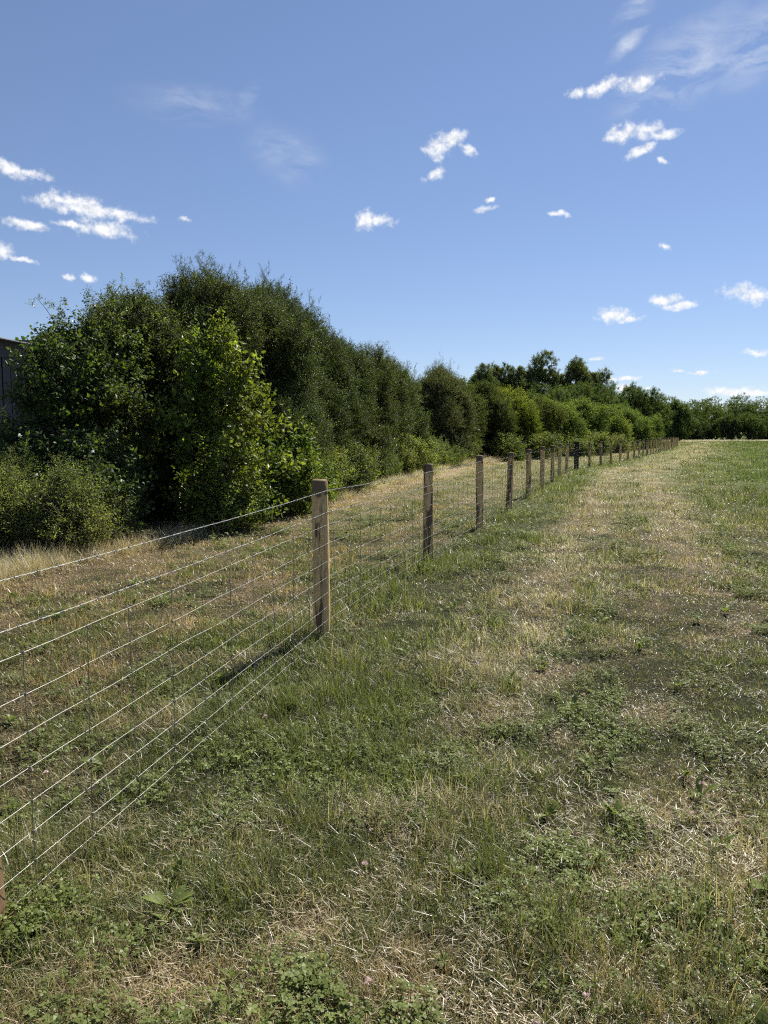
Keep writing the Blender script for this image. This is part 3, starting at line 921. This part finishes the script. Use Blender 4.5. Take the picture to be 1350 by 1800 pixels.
R = np.random.default_rng(5)
TX, TY, TR = polar(84000, 0.8, 178, 1.88, math.radians(37), R)
ts = fence_dist(TX, TY)
ok = (ts > -hedge_edge(TY) - 1.0) & (TY < 176) & (TX < 8 + 0.6 * TY)
TX, TY, TR, ts = TX[ok], TY[ok], TR[ok], ts[ok]; nt = len(TX)
TD = dryness(TX, TY)
TN = np.clip(TD + R.normal(size=nt) * 0.30, 0, 1); u = R.random(nt)
tall = fbm(TX / 0.8, TY / 0.8, 91, 3)
crop = smooth(3.8, 7.5, ts) * smooth(6, 16, TY)
# kinds of tuft: 0 green, 1 dry, 2 lying hay, 3 single bent stalks, 4 long green
tc = np.where(u < 0.12 + 0.66 * (1 - TN), 0, np.where(u < 0.66 + 0.2 * (1 - TN), 1, 2))
tc = np.where(R.random(nt) < 0.018, 3, tc)
tc = np.where((tc == 0) & (tall > 0.55) & (R.random(nt) < 0.45), 4, tc)
tc = np.where(R.random(nt) < crop * 0.7, 4, tc)
TB = 14
lo = {  #  len0  len1   wid0    wid1    lean0 lean1 curl0 curl1 spread rbias rspan
    0: (0.022, 0.080, 0.0019, 0.0038, 0.05, 0.90, 0.02, 0.50, 0.050, 0.0, 1.0),
    1: (0.022, 0.075, 0.0014, 0.0026, 0.25, 1.30, -0.1, 0.50, 0.060, 0.0, 0.75),
    2: (0.018, 0.075, 0.0013, 0.0024, 1.20, 1.75, -0.2, 0.20, 0.075, 0.0, 0.38),
    3: (0.080, 0.220, 0.0012, 0.0019, 0.05, 0.95, 0.00, 0.22, 0.120, 0.0, 0.40),
    4: (0.040, 0.115, 0.0022, 0.0042, 0.02, 0.70, 0.05, 0.42, 0.040, 0.1, 0.90)}
tab = np.array([lo[k] for k in range(5)])
nb = np.where(tc == 3, 4, TB)
ti = np.repeat(np.arange(nt), nb); N_ = len(ti); pr = tab[tc[ti]]
U = lambda: R.random(N_)
grow = np.maximum(1, TR / 3.6)[ti]
sp_ = pr[:, 8] * grow ** 0.75
bx_, by_ = TX[ti] + R.normal(size=N_) * sp_ * 0.62, TY[ti] + R.normal(size=N_) * sp_ * 0.62
z0 = gz(bx_, by_)
tuftlen = (R.uniform(0.55, 1.35, nt) * (0.45 + 1.25 * smooth(0.3, 0.72, tall)) * np.where(ts < -0.6, 0.72, 1.0) * np.maximum(1, TR / 9) ** 0.22 * (1 + 0.9 * np.exp(-(ts / 0.28) ** 2)))[ti]
taz = (R.random(nt) * 6.283)[ti]
wind = np.where(U() < 0.35, taz + R.normal(size=N_) * 0.5, U() * 6.283)
dist_c = np.hypot(bx_ - TX[ti], by_ - TY[ti]) / (sp_ + 1e-6)
mound = (R.random(nt) ** 2 * 0.04)[ti] * np.exp(-dist_c ** 2 * 1.4) * np.where(ts < -0.6, 0.6, 1.0)[ti]
B = dict(x=bx_, y=by_, z0=z0, z=z0 - 0.004 + np.where(tc[ti] == 2, U() * 0.05, mound), az=wind,
         len=(pr[:, 0] + (pr[:, 1] - pr[:, 0]) * U()) * tuftlen, wid=(pr[:, 2] + (pr[:, 3] - pr[:, 2]) * U()) * grow ** 0.85,
         lean=pr[:, 4] + (pr[:, 5] - pr[:, 4]) * U(), curl=pr[:, 6] + (pr[:, 7] - pr[:, 6]) * U(), twist=R.uniform(-0.9, 0.9, N_),
         dry=np.clip((TD + R.normal(size=nt) * 0.17)[ti] + R.normal(size=N_) * 0.05, 0, 1), rnd=np.clip(pr[:, 9] + pr[:, 10] * (0.5 * U() + 0.5 * R.random(nt)[ti]), 0, 1),
         rnd2=np.clip(0.6 * U() + 0.4 * R.random(nt)[ti], 0, 1), hue=crop[ti] * 0.9, warm=np.clip(smooth(0.2, -1.2, -(-ts)) + 0.55 * (1 - smooth(1.8, 3.6, TY)) + (fbm(TX / 1.1, TY / 1.1, 64, 3) - 0.45) * 0.8, 0, 1)[ti])
sdist, rad = ts[ti], TR[ti]
for nm, lab, fld in (('field_grass', 'patchy green and straw-dry meadow grass on the field side of the fence', True),
                     ('verge_grass', 'short parched grass strip between the wire fence and the hedge', False)):
    root = tag(empty(nm, (TX[0] * 0 + (2.0 if fld else -2.4), 6.0, 0)), lab, 'grass', kind='stuff')
    for pn, m, sg in (('near_blades', rad < 2.2, 3), ('far_blades', rad >= 2.2, 2)):
        m = m & ((sdist >= 0) == fld)
        o = obj(pn, blades_mesh(pn, {k: v[m] for k, v in B.items()}, sg, M_GRASS), root)
        o.location = -root.location; o['kind'] = 'stuff'
del B, pr, ti

# clover leaves in patches
CLOVER = source_group('clover_sources', [clover('clover_leaves_%d' % i, 22, 0.085) for i in range(4)])
X, Y, RR = polar(9000, 0.8, 15, 1.6, math.radians(38), R)
ok = (fbm(X / 0.28, Y / 0.28, 77, 3) + 0.25 * fbm(X / 1.6, Y / 1.6, 78, 2) > 0.70) & (dryness(X, Y) < 0.55) & (R.random(len(X)) < 0.6) & (fence_dist(X, Y) > -4.3)
X, Y, RR = X[ok], Y[ok], RR[ok]; n = len(X)
Q = quat_to(np.stack([R.normal(size=n) * 0.1, R.normal(size=n) * 0.1, np.ones(n)], 1), R.random(n) * 6.28)
o = scatter('clover', CLOVER, np.stack([X, Y, gz(X, Y)], 1), Q, R.uniform(0.7, 1.1, n) * np.maximum(1, RR / 6), R.integers(0, 4, n), floats={'idry': R.uniform(0.0, 0.3, n), 'ihue': np.full(n, 0.25)})
tag(o, 'low clover leaves in patches among the grass', 'clover', kind='stuff')

# bleached tall grass at the foot of the hedge, and pale grass at the far end of the field
TALL = source_group('tall_sources', [tuft('tall_dry_%d' % i, 26, 0.10, 0.16, 0.42, 0.002, 0.004, 0.05, 0.8, 0.02, 0.4, -0.3) for i in range(4)])
n = 9500
tt = R.random(n) ** 1.3 * 78 + 3
base = np.array(LINE); seg = np.hypot(*np.diff(base, axis=0).T); cum = np.concatenate([[0], np.cumsum(seg)])
def along(t, off):
    t = np.asarray(t) + cum[1] - 5.5
    i = np.clip(np.searchsorted(cum, t) - 1, 0, len(seg) - 1); k = (t - cum[i]) / seg[i]
    d = (base[i + 1] - base[i]) / seg[i][:, None]; p = base[i] + d * (k * seg[i])[:, None]
    return p[:, 0] + d[:, 1] * off, p[:, 1] - d[:, 0] * off
hx, hy = along(tt, -0.15 - hedge_edge(tt * 0.945 + 5.4) - np.abs(R.normal(size=n)) * 0.36 + R.normal(size=n) * 0.14)
ok = (fbm(hx / 0.9, hy / 0.9, 55, 3) > 0.40)
hx, hy = hx[ok], hy[ok]; n = len(hx)
Q = quat_to(np.stack([R.normal(size=n) * 0.3, R.normal(size=n) * 0.3, np.ones(n)], 1), R.random(n) * 6.28)
o = scatter('bleached_grass', TALL, np.stack([hx, hy, gz(hx, hy)], 1), Q, np.stack([np.maximum(1, hy / 16)] * 2 + [R.uniform(0.4, 1.0, n)], 1), R.integers(0, 4, n),
            floats={'idry': R.uniform(0.82, 1.0, n), 'ihue': np.zeros(n)})
tag(o, 'bleached straw-coloured grass along the foot of the hedge', 'grass', kind='stuff')
n = 2600
fx, fy = R.uniform(30, 150, n), R.uniform(168, 178, n)
Q = quat_to(np.tile([0, 0, 1.0], (n, 1)), R.random(n) * 6.28)
o = scatter('far_edge_grass', TALL, np.stack([fx, fy, gz(fx, fy)], 1), Q, np.stack([np.full(n, 7.0)] * 2 + [R.uniform(0.5, 1.3, n)], 1), R.integers(0, 4, n),
            floats={'idry': R.uniform(0.3, 0.7, n), 'ihue': np.zeros(n)})
tag(o, 'pale uncut grass at the far end of the field before the wood', 'grass', kind='stuff')

# broad-leaved weeds, clover heads
WEED = source_group('weed_sources', [rosette('weed_%d' % i, 8, 0.05, 0.10, 0.42) for i in range(3)] + [rosette('dock_%d' % i, 6, 0.09, 0.15, 0.34) for i in range(2)])
n = 260
X, Y, RR = polar(n, 0.9, 13, 1.3, math.radians(36), R); s = fence_dist(X, Y)
ok = (s > -4.6) & (dryness(X, Y) < 0.68); X, Y = X[ok], Y[ok]; n = len(X)
Q = quat_to(np.stack([R.normal(size=n) * 0.2, R.normal(size=n) * 0.2, np.ones(n)], 1), R.random(n) * 6.28)
o = scatter('broad_leaved_weeds', WEED, np.stack([X, Y, gz(X, Y) + 0.015], 1), Q, R.uniform(0.35, 0.85, n), R.integers(0, 5, n),
            floats={'idry': R.uniform(0.0, 0.35, n), 'ihue': np.full(n, 0.35)})
tag(o, 'low broad-leaved weeds scattered through the grass', 'weeds', kind='stuff')
V, F, a, b = [], [], [], []
for k in range(70):
    d = rvec(); d.z = abs(d.z) * 0.9 - 0.15; d.normalize(); s_ = d.orthogonal().normalized(); o_ = len(V); p = Vector((0, 0, 0.075)) + d * 0.003
    V += [p - s_ * 0.0015, p + d * 0.007 + s_ * 0.0016, p + d * 0.010]; F.append((o_, o_ + 1, o_ + 2))
head = source('clover_head', V, F, [M_PINK], [0] * len(F), [0.5] * len(F))
HEAD = source_group('head_sources', [head])
n = 60
X, Y, RR = polar(n, 1.2, 8, 1.2, math.radians(34), R); s = fence_dist(X, Y); ok = s > -3; X, Y = X[ok], Y[ok]; n = len(X)
Q = quat_to(np.stack([R.normal(size=n) * 0.2, R.normal(size=n) * 0.2, np.ones(n)], 1), R.random(n) * 6.28)
tag(scatter('clover_flowers', HEAD, np.stack([X, Y, gz(X, Y)], 1), Q, R.uniform(0.7, 1.1, n), np.zeros(n, int)), 'small pale pink clover flowers dotted in the near grass', 'flowers', kind='stuff')

# ================================================================== THE SHED behind the hedge
shed = tag(empty('shed', (-8.22, 14.5, -0.1)), 'dark weathered board shed half hidden behind the hedge at the far left', 'shed')
for k in range(17):
    w = 0.15; x = 1.12 - k * 0.166
    A = Acc(); hh = 3.32 + 0.0 * k
    A.box((0, 0, hh / 2), (w, 0.024, hh))
    o = obj('plank', mesh_from('plank', A.V, A.F, M_PLANK), shed); o.location = (x, random.uniform(-0.006, 0.006), 0); o.rotation_euler = (0, random.gauss(0, 0.004), 0)
A = Acc(); A.box((-0.15, 1.6, 1.64), (2.70, 3.0, 3.28)); obj('inner_wall', mesh_from('inner_wall', A.V, A.F, M_DARK), shed)
for k in range(18):
    A = Acc(); A.box((0, 0, 1.66), (0.024, 0.15, 3.32))
    o = obj('plank', mesh_from('side_plank', A.V, A.F, M_PLANK), shed); o.location = (1.225, 0.15 + k * 0.166, 0)
V, F = [], []
nr = 60
for i in range(nr + 1):
    yy = -0.35 + 3.9 * i / nr
    for (xx, zz) in ((-1.9, 4.05), (1.45, 3.40)):
        for dz in (0.0, 0.02): V.append((xx, yy, zz + 0.02 * math.sin(i * PI / 2) + dz))
for i in range(nr):
    b0, b1 = i * 4, i * 4 + 4
    F += [(b0, b0 + 2, b1 + 2, b1), (b0 + 1, b1 + 1, b1 + 3, b0 + 3), (b0 + 2, b0 + 3, b1 + 3, b1 + 2), (b0, b1, b1 + 1, b0 + 1)]
F += [(0, 1, 3, 2), (nr * 4, nr * 4 + 2, nr * 4 + 3, nr * 4 + 1)]
obj('roof', mesh_from('roof', V, F, M_ROOF), shed)
A = Acc(); A.box((-0.2, -0.035, 3.40), (2.9, 0.03, 0.34)); obj('eaves_board', mesh_from('eaves_board', A.V, A.F, M_PLANK), shed)

# ================================================================== THE HEDGE
def hedge_lobes(h, rx, ry, n, size, seed, zlow=0.35):
    R = np.random.default_rng(seed)
    L = lobes_on((0, 0, h * 0.47), (rx, ry, h * 0.50), n, size, R, zmin=zlow, boxy=2.9)
    if zlow > 0.9: L.append((np.array([0, 0.2, h * 0.66]), np.array([rx * 0.6, ry * 0.6, h * 0.24])))
    else: L.append((np.array([0, 0, h * 0.42]), np.array([rx * 0.62, ry * 0.62, h * 0.40])))
    return L
DARKG, MIDG, VINEG = (0.054, 0.078, 0.022), (0.076, 0.106, 0.026), (0.076, 0.114, 0.028)
HG = 'bushes of the old hedge'
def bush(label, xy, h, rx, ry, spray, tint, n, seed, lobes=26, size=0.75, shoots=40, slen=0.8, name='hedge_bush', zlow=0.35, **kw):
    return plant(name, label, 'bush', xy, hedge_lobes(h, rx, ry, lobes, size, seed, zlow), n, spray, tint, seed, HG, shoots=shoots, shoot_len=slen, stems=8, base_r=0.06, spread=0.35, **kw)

b1 = bush('vine-smothered bush beside the board shed with loose arching sprays on top', (-4.75, 11.6), 3.35, 0.72, 1.0, 'vine', VINEG, 1350, 101, 22, 0.36, 26, 0.9, zlow=1.35, wild=0.7)
b2 = bush('low bramble tangle with white bindweed flowers below the vine-smothered bush', (-4.80, 10.35), 1.75, 1.1, 0.6, 'vine', (0.070, 0.110, 0.032), 950, 102, 20, 0.30, 8, 0.5, wild=0.7)
bush('dark thorn bush between the vine-smothered bush and the tallest bush', (-4.35, 13.9), 4.15, 1.15, 1.4, 'small', (0.076, 0.100, 0.026), 5200, 103, 30, 0.42, 70, 0.9, zlow=1.9)
bush('added low filler bush that keeps the hollow under the hedge dark, left of the sapling', (-4.05, 14.0), 1.55, 0.95, 0.7, 'small', (0.054, 0.078, 0.022), 2600, 124, 18, 0.36, 10, 0.4)  # bush added to hide the lit ground behind and darken the hollow
bush('tallest dark blackthorn bush of the hedge, with upright shoots along its top', (-3.30, 15.7), 4.95, 1.65, 2.0, 'small', DARKG, 11500, 104, 56, 0.46, 230, 0.85, shell=0.45)
bush('broad dark thorn bush just beyond the tallest bush', (-2.65, 19.3), 5.30, 1.5, 2.8, 'small', DARKG, 12500, 105, 58, 0.48, 200, 0.8, shell=0.45)
bush('thorn bush squeezed between the tallest bush and the broad dark one', (-3.15, 17.6), 4.95, 1.35, 1.8, 'small', (0.058, 0.082, 0.022), 7000, 121, 40, 0.46, 90, 0.8, shell=0.45)
bush('thorn bush filling the hedge between the broad dark one and the sloping one', (-2.05, 22.3), 4.75, 1.35, 2.2, 'small', (0.062, 0.086, 0.024), 7000, 122, 40, 0.48, 90, 0.8, shell=0.45)
bush('rounded thorn bush sloping down towards the gap in the hedge', (-1.25, 24.7), 4.45, 1.5, 3.0, 'small', (0.072, 0.095, 0.028), 10000, 106, 54, 0.48, 150, 0.75, shell=0.45, scale=1.1)
bush('bush with pale green lower leaves at the near side of the gap', (0.45, 30.0), 4.30, 1.2, 2.0, 'small', MIDG, 5800, 107, 34, 0.42, 90, 0.9, shell=0.45, scale=1.15)
bush('lower thorn bush linking the sloping bush to the one with pale lower leaves', (-0.45, 27.7), 4.15, 1.3, 1.9, 'small', (0.070, 0.096, 0.026), 5600, 123, 36, 0.46, 70, 0.7, shell=0.45, scale=1.1)
bush('grey-green bush with thin wispy shoots beyond the gap', (2.75, 37.8), 4.55, 1.6, 2.4, 'thorn', (0.086, 0.104, 0.042), 7500, 108, 32, 0.56, 150, 1.25, scale=1.25, up=0.9)
bush('dull green bush joining the wispy bush on its far side', (4.30, 41.5), 4.45, 1.4, 2.0, 'mid', (0.078, 0.100, 0.032), 3300, 109, 28, 0.56, 45, 0.8)
bush('dark bush in front of the yellow-green bush', (6.3, 45.0), 4.45, 1.5, 1.9, 'mid', (0.072, 0.094, 0.028), 3300, 110, 28, 0.56, 40, 0.7)
bush('yellow-green sunlit bush in the middle of the hedge', (8.4, 48.0), 4.45, 1.7, 1.8, 'mid', (0.170, 0.205, 0.036), 3400, 111, 28, 0.58, 40, 0.6)
bush('olive green bush just beyond the yellow-green bush', (10.5, 51.5), 4.1, 1.7, 1.8, 'mid', (0.096, 0.122, 0.034), 3000, 112, 26, 0.58, 30, 0.5)
bush('first smooth rounded light green bush of the far hedge', (12.9, 55.3), 3.55, 2.0, 1.9, 'mid', (0.146, 0.198, 0.052), 3600, 113, 30, 0.60, 24, 0.4, scale=1.15)
bush('second smooth rounded light green bush, above the bend of the fence', (16.2, 59.5), 3.75, 2.3, 2.0, 'mid', (0.153, 0.205, 0.052), 3800, 114, 30, 0.65, 24, 0.4, scale=1.25)
bush('third smooth rounded light green bush of the far hedge', (19.6, 65.5), 3.65, 2.3, 2.0, 'mid', (0.140, 0.190, 0.052), 3400, 115, 28, 0.65, 20, 0.4, scale=1.35)
bush('fourth light green bush, rounded, near the far end of the hedge', (24.4, 74.5), 3.75, 2.6, 2.2, 'mid', (0.130, 0.182, 0.049), 3200, 116, 28, 0.75, 20, 0.4, scale=1.5)
bush('last tapering light green bush of the hedge by the fence end', (29.3, 83.0), 3.2, 2.1, 2.2, 'mid', (0.135, 0.187, 0.052), 2400, 117, 22, 0.7, 14, 0.4, scale=1.6)
bush('small low bush past the last hedge bush', (34.2, 93.5), 2.0, 1.6, 1.5, 'mid', (0.080, 0.106, 0.034), 900, 118, 12, 0.6, 8, 0.3, scale=1.6)

# arching rose canes on the vine-smothered bush
Rc = np.random.default_rng(8)
cp, cd, cs = [], [], []
for (sx, sy, sz), (ex, ey, ez) in (((0.2, 0, 2.9), (1.0, -0.2, 3.95)), ((0.1, 0, 3.0), (0.55, 0.1, 4.0)), ((-0.3, 0, 2.9), (-0.75, -0.1, 3.75)), ((0.5, -0.2, 2.8), (1.45, -0.3, 3.45))):
    a_, c_ = Vector((sx, sy, sz)), Vector((ex, ey, ez)); m_ = a_.lerp(c_, 0.5) + Vector((0, 0, 0.22))
    pts = [a_.lerp(m_, t).lerp(m_.lerp(c_, t), t) for t in [k / 9 for k in range(10)]]
    A = Acc(); A.add(*tube(pts, [0.008 * (1 - 0.075 * k) for k in range(10)], 5))
    obj('cane', mesh_from('cane', A.V, A.F, M_BARK, True), b1)
    for k in range(2, 10):
        cp.append(pts[k]); cd.append(Vector(Rc.normal(size=3)) + Vector((0, 0, 0.6))); cs.append(Rc.uniform(0.3, 0.5))
grp, nv = SPRAY['vine']; n = len(cp)
o = scatter('cane_leaves', grp, np.array(cp), quat_to(np.array(cd), Rc.random(n) * 6.28), np.array(cs), Rc.integers(0, nv, n), b1, colors={'tint': np.tile((0.12, 0.17, 0.04), (n, 1))})
tag(o, kind='stuff')
# white bindweed trumpets
def trumpet():
    V, F = [], []
    for (z, r) in ((0.0, 0.003), (0.022, 0.006), (0.038, 0.018), (0.044, 0.030)):
        for k in range(10): V.append((r * math.cos(k * 0.6283), r * math.sin(k * 0.6283), z))
    for i in range(3):
        for k in range(10): F.append((i * 10 + k, i * 10 + (k + 1) % 10, i * 10 + 10 + (k + 1) % 10, i * 10 + 10 + k))
    return mesh_from('flower', V, F, M_PETAL, True)
fl_me = trumpet()
for p in ((-0.9, -0.75, 1.75), (-0.35, -0.95, 1.72), (0.05, -0.98, 1.58), (-0.62, -0.98, 1.38), (0.25, -1.0, 1.05), (0.9, -0.75, 1.35), (0.38, -0.9, 0.92), (-1.1, -0.8, 1.2), (1.15, -0.4, 0.95)):
    o = obj('flower', fl_me, b2); o.location = p; o.rotation_euler = (random.uniform(1.0, 1.7), 0, random.uniform(-0.6, 0.6)); o.scale = (0.85,) * 3
# sapling and big-leaved shrub standing before the hedge
Rs = np.random.default_rng(61)
sl = []
for k in range(34):
    t = (k + 0.5) / 34; z = 0.35 + 2.62 * t; r = 0.98 * min(1.0, 0.45 + 2.2 * t) * (1 - t) ** 0.62 + 0.06
    a_ = k * 2.4 + Rs.uniform(-0.7, 0.7); q = r * Rs.uniform(0.3, 1.08)
    s_ = Rs.uniform(0.16, 0.34) * (1 - 0.3 * t); sl.append((np.array([q * math.cos(a_), q * math.sin(a_), z + Rs.uniform(-0.15, 0.15)]), np.array([s_, s_, s_ * 1.15])))
plant('sapling', 'bright green large-leaved sapling standing in front of the tallest hedge bush', 'sapling', (-2.80, 12.1), sl, 430, 'broad', (0.150, 0.195, 0.034), 62,
      shoots=34, shoot_len=0.6, stems=18, base_r=0.022, spread=0.05, fill=0.6, shell=0.2, wild=0.6, shoot_from=0.45, tint_var=0.25)
plant('shrub', 'waist-high bright green large-leaved shrub at the foot of the hedge past the sapling', 'shrub', (-2.02, 14.3), hedge_lobes(1.6, 0.62, 0.6, 12, 0.32, 63, 0.2), 620, 'broad', (0.130, 0.180, 0.034), 63,
      shoots=14, shoot_len=0.45, stems=7, base_r=0.014, spread=0.1)
plant('shrub', 'smaller dark-leaved shrub between the sapling and the waist-high shrub', 'shrub', (-2.55, 13.2), hedge_lobes(1.15, 0.55, 0.5, 9, 0.28, 64, 0.15), 420, 'broad', (0.060, 0.100, 0.028), 64,
      shoots=6, shoot_len=0.3, stems=6, base_r=0.012, spread=0.1)
# tall herbs at the left, nettle and bramble belt along the foot of the hedge
for i, (x, y, h, r, tint, lab) in enumerate((
        (-4.95, 9.05, 0.88, 0.50, (0.190, 0.225, 0.070), 'tall feathery yellow-green herb clump at the left edge by the barbed wire'),
        (-4.35, 9.35, 0.85, 0.48, (0.175, 0.210, 0.070), 'tall feathery herb clump, middle of the three before the bramble tangle'),
        (-4.15, 9.95, 0.62, 0.34, (0.120, 0.150, 0.052), 'feathery herb clump nearest the sapling of the three before the bramble tangle'),
        (-5.30, 9.9, 1.1, 0.42, (0.140, 0.172, 0.052), 'tallest feathery herb clump, under the shed at the left edge'))):
    plant('herb_clump', lab, 'herb clump', (x, y), hedge_lobes(h * 0.85, r, r, 6, 0.22, 200 + i, 0.12), 300, 'herb', tint, 200 + i, 'feathery herbs at the hedge foot', scale=0.8, shoots=60, shoot_len=0.6, stems=8, shoot_from=0.3, base_r=0.006, spread=0.18, up=1.1, wild=0.4)
Rn = np.random.default_rng(71)
ORD = ('first second third fourth fifth sixth seventh eighth ninth tenth eleventh twelfth thirteenth fourteenth fifteenth sixteenth seventeenth '
       'eighteenth nineteenth twentieth').split()
NET = []
yy = 15.2
while yy < 39.5 and len(NET) < 19:
    e_ = np.interp(yy, (12.3, 17.1, 23.05, 38.7), (-2.24, -1.03, 0.46, 4.95))
    r_ = Rn.uniform(0.35, 0.85)
    NET.append((float(e_) - 0.35 - 0.5 * r_ - Rn.uniform(0, 0.35), yy, Rn.uniform(0.45, 1.25) * (0.8 + 0.4 * r_), r_))
    yy += r_ * Rn.uniform(1.2, 2.3) * max(1.0, yy / 17)
for i, (x, y, h, r) in enumerate(NET + [(-2.65, 11.9, 0.42, 0.38), (-0.75, 23.9, 1.6, 0.7), (0.2, 27.4, 1.7, 0.8), (1.1, 31.0, 1.6, 0.8)]):
    j = i - len(NET)
    lab = ('low nettle tuft at the edge of the dry grass just under the sapling' if j == 0 else
           '%s of the three tall nettle clumps close against the hedge near the gap' % ('first', 'second', 'last')[j - 1] if j > 0 else
           '%s green nettle clump at the hedge foot, counting from the waist-high shrub' % ORD[i])
    plant('nettle_clump', lab, 'nettles', (x, y), hedge_lobes(h, r, r * 1.3, 11, 0.2 + 0.1 * r, 300 + i, 0.1), int(180 + 380 * r), 'nettle',
          np.array((0.145, 0.188, 0.044)) * Rn.uniform(0.75, 1.25), 300 + i, 'nettle clumps along the hedge foot', scale=0.72, shoots=26, shoot_len=0.5, stems=6, base_r=0.007, spread=0.2, up=0.9,
          shoot_from=0.2, tint_var=0.2)
for i, (x, y, h, r) in enumerate(((7.2, 43.0, 1.0, 0.7), (10.0, 46.9, 1.4, 1.2), (13.8, 51.8, 0.8, 0.7), (16.0, 54.6, 1.3, 1.3), (19.8, 61.5, 0.9, 0.9), (22.6, 68.0, 1.4, 1.4), (27.4, 77.0, 0.9, 1.0))):
    plant('weed_clump', '%s pale weed clump behind the far fence, counting from the black post' % ORD[i], 'weeds', (x, y), hedge_lobes(h, r, r, 8, 0.38, 330 + i, 0.12), 330, 'nettle', (0.150, 0.185, 0.050), 330 + i, 'weeds behind the far fence', scale=1.2, shoots=8, shoot_len=0.4, stems=5, base_r=0.007, spread=0.2)

# ================================================================== TREES BEYOND
def tree(name, label, xy, h, rx, n, tint, seed, group, zlow=0.12, lobes=18, size=0.36, scale=1.0, trunk=0.18, shoots=10, spray='far', cat='tree', sz=1.0):
    R_ = np.random.default_rng(seed)
    cz = h * (0.5 + zlow / 2); rz = h * (0.5 - zlow / 2)
    L = lobes_on((0, 0, cz), (rx, rx, rz), lobes, rx * size, R_, zmin=h * zlow * 0.8, squash=(1, 1, sz))
    L.append((np.array([0, 0, cz]), np.array([rx * 0.55, rx * 0.55, rz * 0.75])))
    return plant(name, label, cat, xy, L, n, spray, tint, seed, group, scale=scale, shoots=shoots, shoot_len=0.9 * scale, stems=7, base_r=trunk, spread=0.05, stem_name='trunk', tint_var=0.15)
PG = 'tall poplars behind the hedge'
POP = (0.096, 0.122, 0.054)
for i, (x, y, h, r, lab) in enumerate((
        (15.7, 114, 11.8, 2.2, 'shortest poplar, at the near end of the poplar row'), (19.2, 117, 12.6, 2.2, 'second poplar of the row, beside the shortest one'),
        (22.6, 116, 13.0, 2.0, 'slim poplar with a gap of sky on its near side'), (26.2, 118, 13.6, 3.1, 'tallest full-crowned poplar in the middle of the row'),
        (31.0, 118, 13.6, 2.9, 'open-crowned poplar with sky showing through, past the tallest one'), (34.6, 118, 11.7, 2.4, 'drooping poplar at the far end of the poplar row'))):
    tree('poplar_tree', lab, (x, y), h, r, 2000, POP, 400 + i, PG, 0.14, 26, 0.44, 0.75, 0.25, 50, sz=1.3)
for i, (x, y, h, r, tint, lab) in enumerate((
        (14.8, 70, 5.3, 3.0, (0.050, 0.072, 0.026), 'dark round tree rising behind the yellow-green bush'),
        (20.6, 86, 6.3, 3.1, (0.046, 0.068, 0.026), 'dark round tree below the middle poplars'),
        (26.4, 92, 7.2, 3.8, (0.050, 0.074, 0.026), 'broad round-headed dark tree below the far poplars'),
        (32.0, 104, 6.4, 3.2, (0.044, 0.064, 0.024), 'low dark tree between the round-headed tree and the single taller tree'),
        (40.2, 113, 8.4, 3.6, (0.052, 0.074, 0.026), 'single taller tree with a pointed top where the hedge ends'),
        (44.8, 121, 6.6, 2.8, (0.056, 0.078, 0.030), 'smaller rounded tree right of the pointed tree'),
        (55.0, 136, 7.8, 2.8, (0.062, 0.088, 0.036), 'pale slender tree standing before the wood'))):
    tree('field_tree', lab, (x, y), h, r, 1100, np.array(tint) * 1.4, 420 + i, None, 0.06, 24, 0.42, 0.85, 0.16, 18)
Rw = np.random.default_rng(99)
k = 0
for (yy, h0, h1, x0, x1, stp, r0, tints) in ((180, 3.6, 6.2, 50, 114, 4.6, 2.6, ((0.036, 0.052, 0.022), (0.056, 0.080, 0.030))),
                                            (188, 7.2, 9.6, 46, 118, 5.6, 3.4, ((0.042, 0.060, 0.024), (0.060, 0.082, 0.030))),
                                            (199, 10.4, 12.3, 42, 124, 6.0, 3.8, ((0.046, 0.066, 0.026), (0.058, 0.078, 0.030)))):
    WL = {180: ('low bushy tree in the front row of the far wood, at the field end', 'front row of the far wood'),
          188: ('middle-height tree behind the front row of the far wood', 'middle row of the far wood'),
          199: ('tall round-crowned tree on the skyline of the far wood', 'skyline trees of the far wood')}[yy]
    x = x0
    while x < x1:
        f = Rw.uniform(-0.3, 1.5); tint = (np.array(tints[0]) * (1 - f) + np.array(tints[1]) * f) * 1.65
        tree('woodland_tree', WL[0], (x, yy + Rw.uniform(-3, 3)), Rw.uniform(h0, h1), r0 * Rw.uniform(0.8, 1.25), 1400, tint, 500 + k, WL[1],
             0.02, 13, 0.56, 0.62, 0.2, 0)
        x += stp * Rw.uniform(0.75, 1.25); k += 1
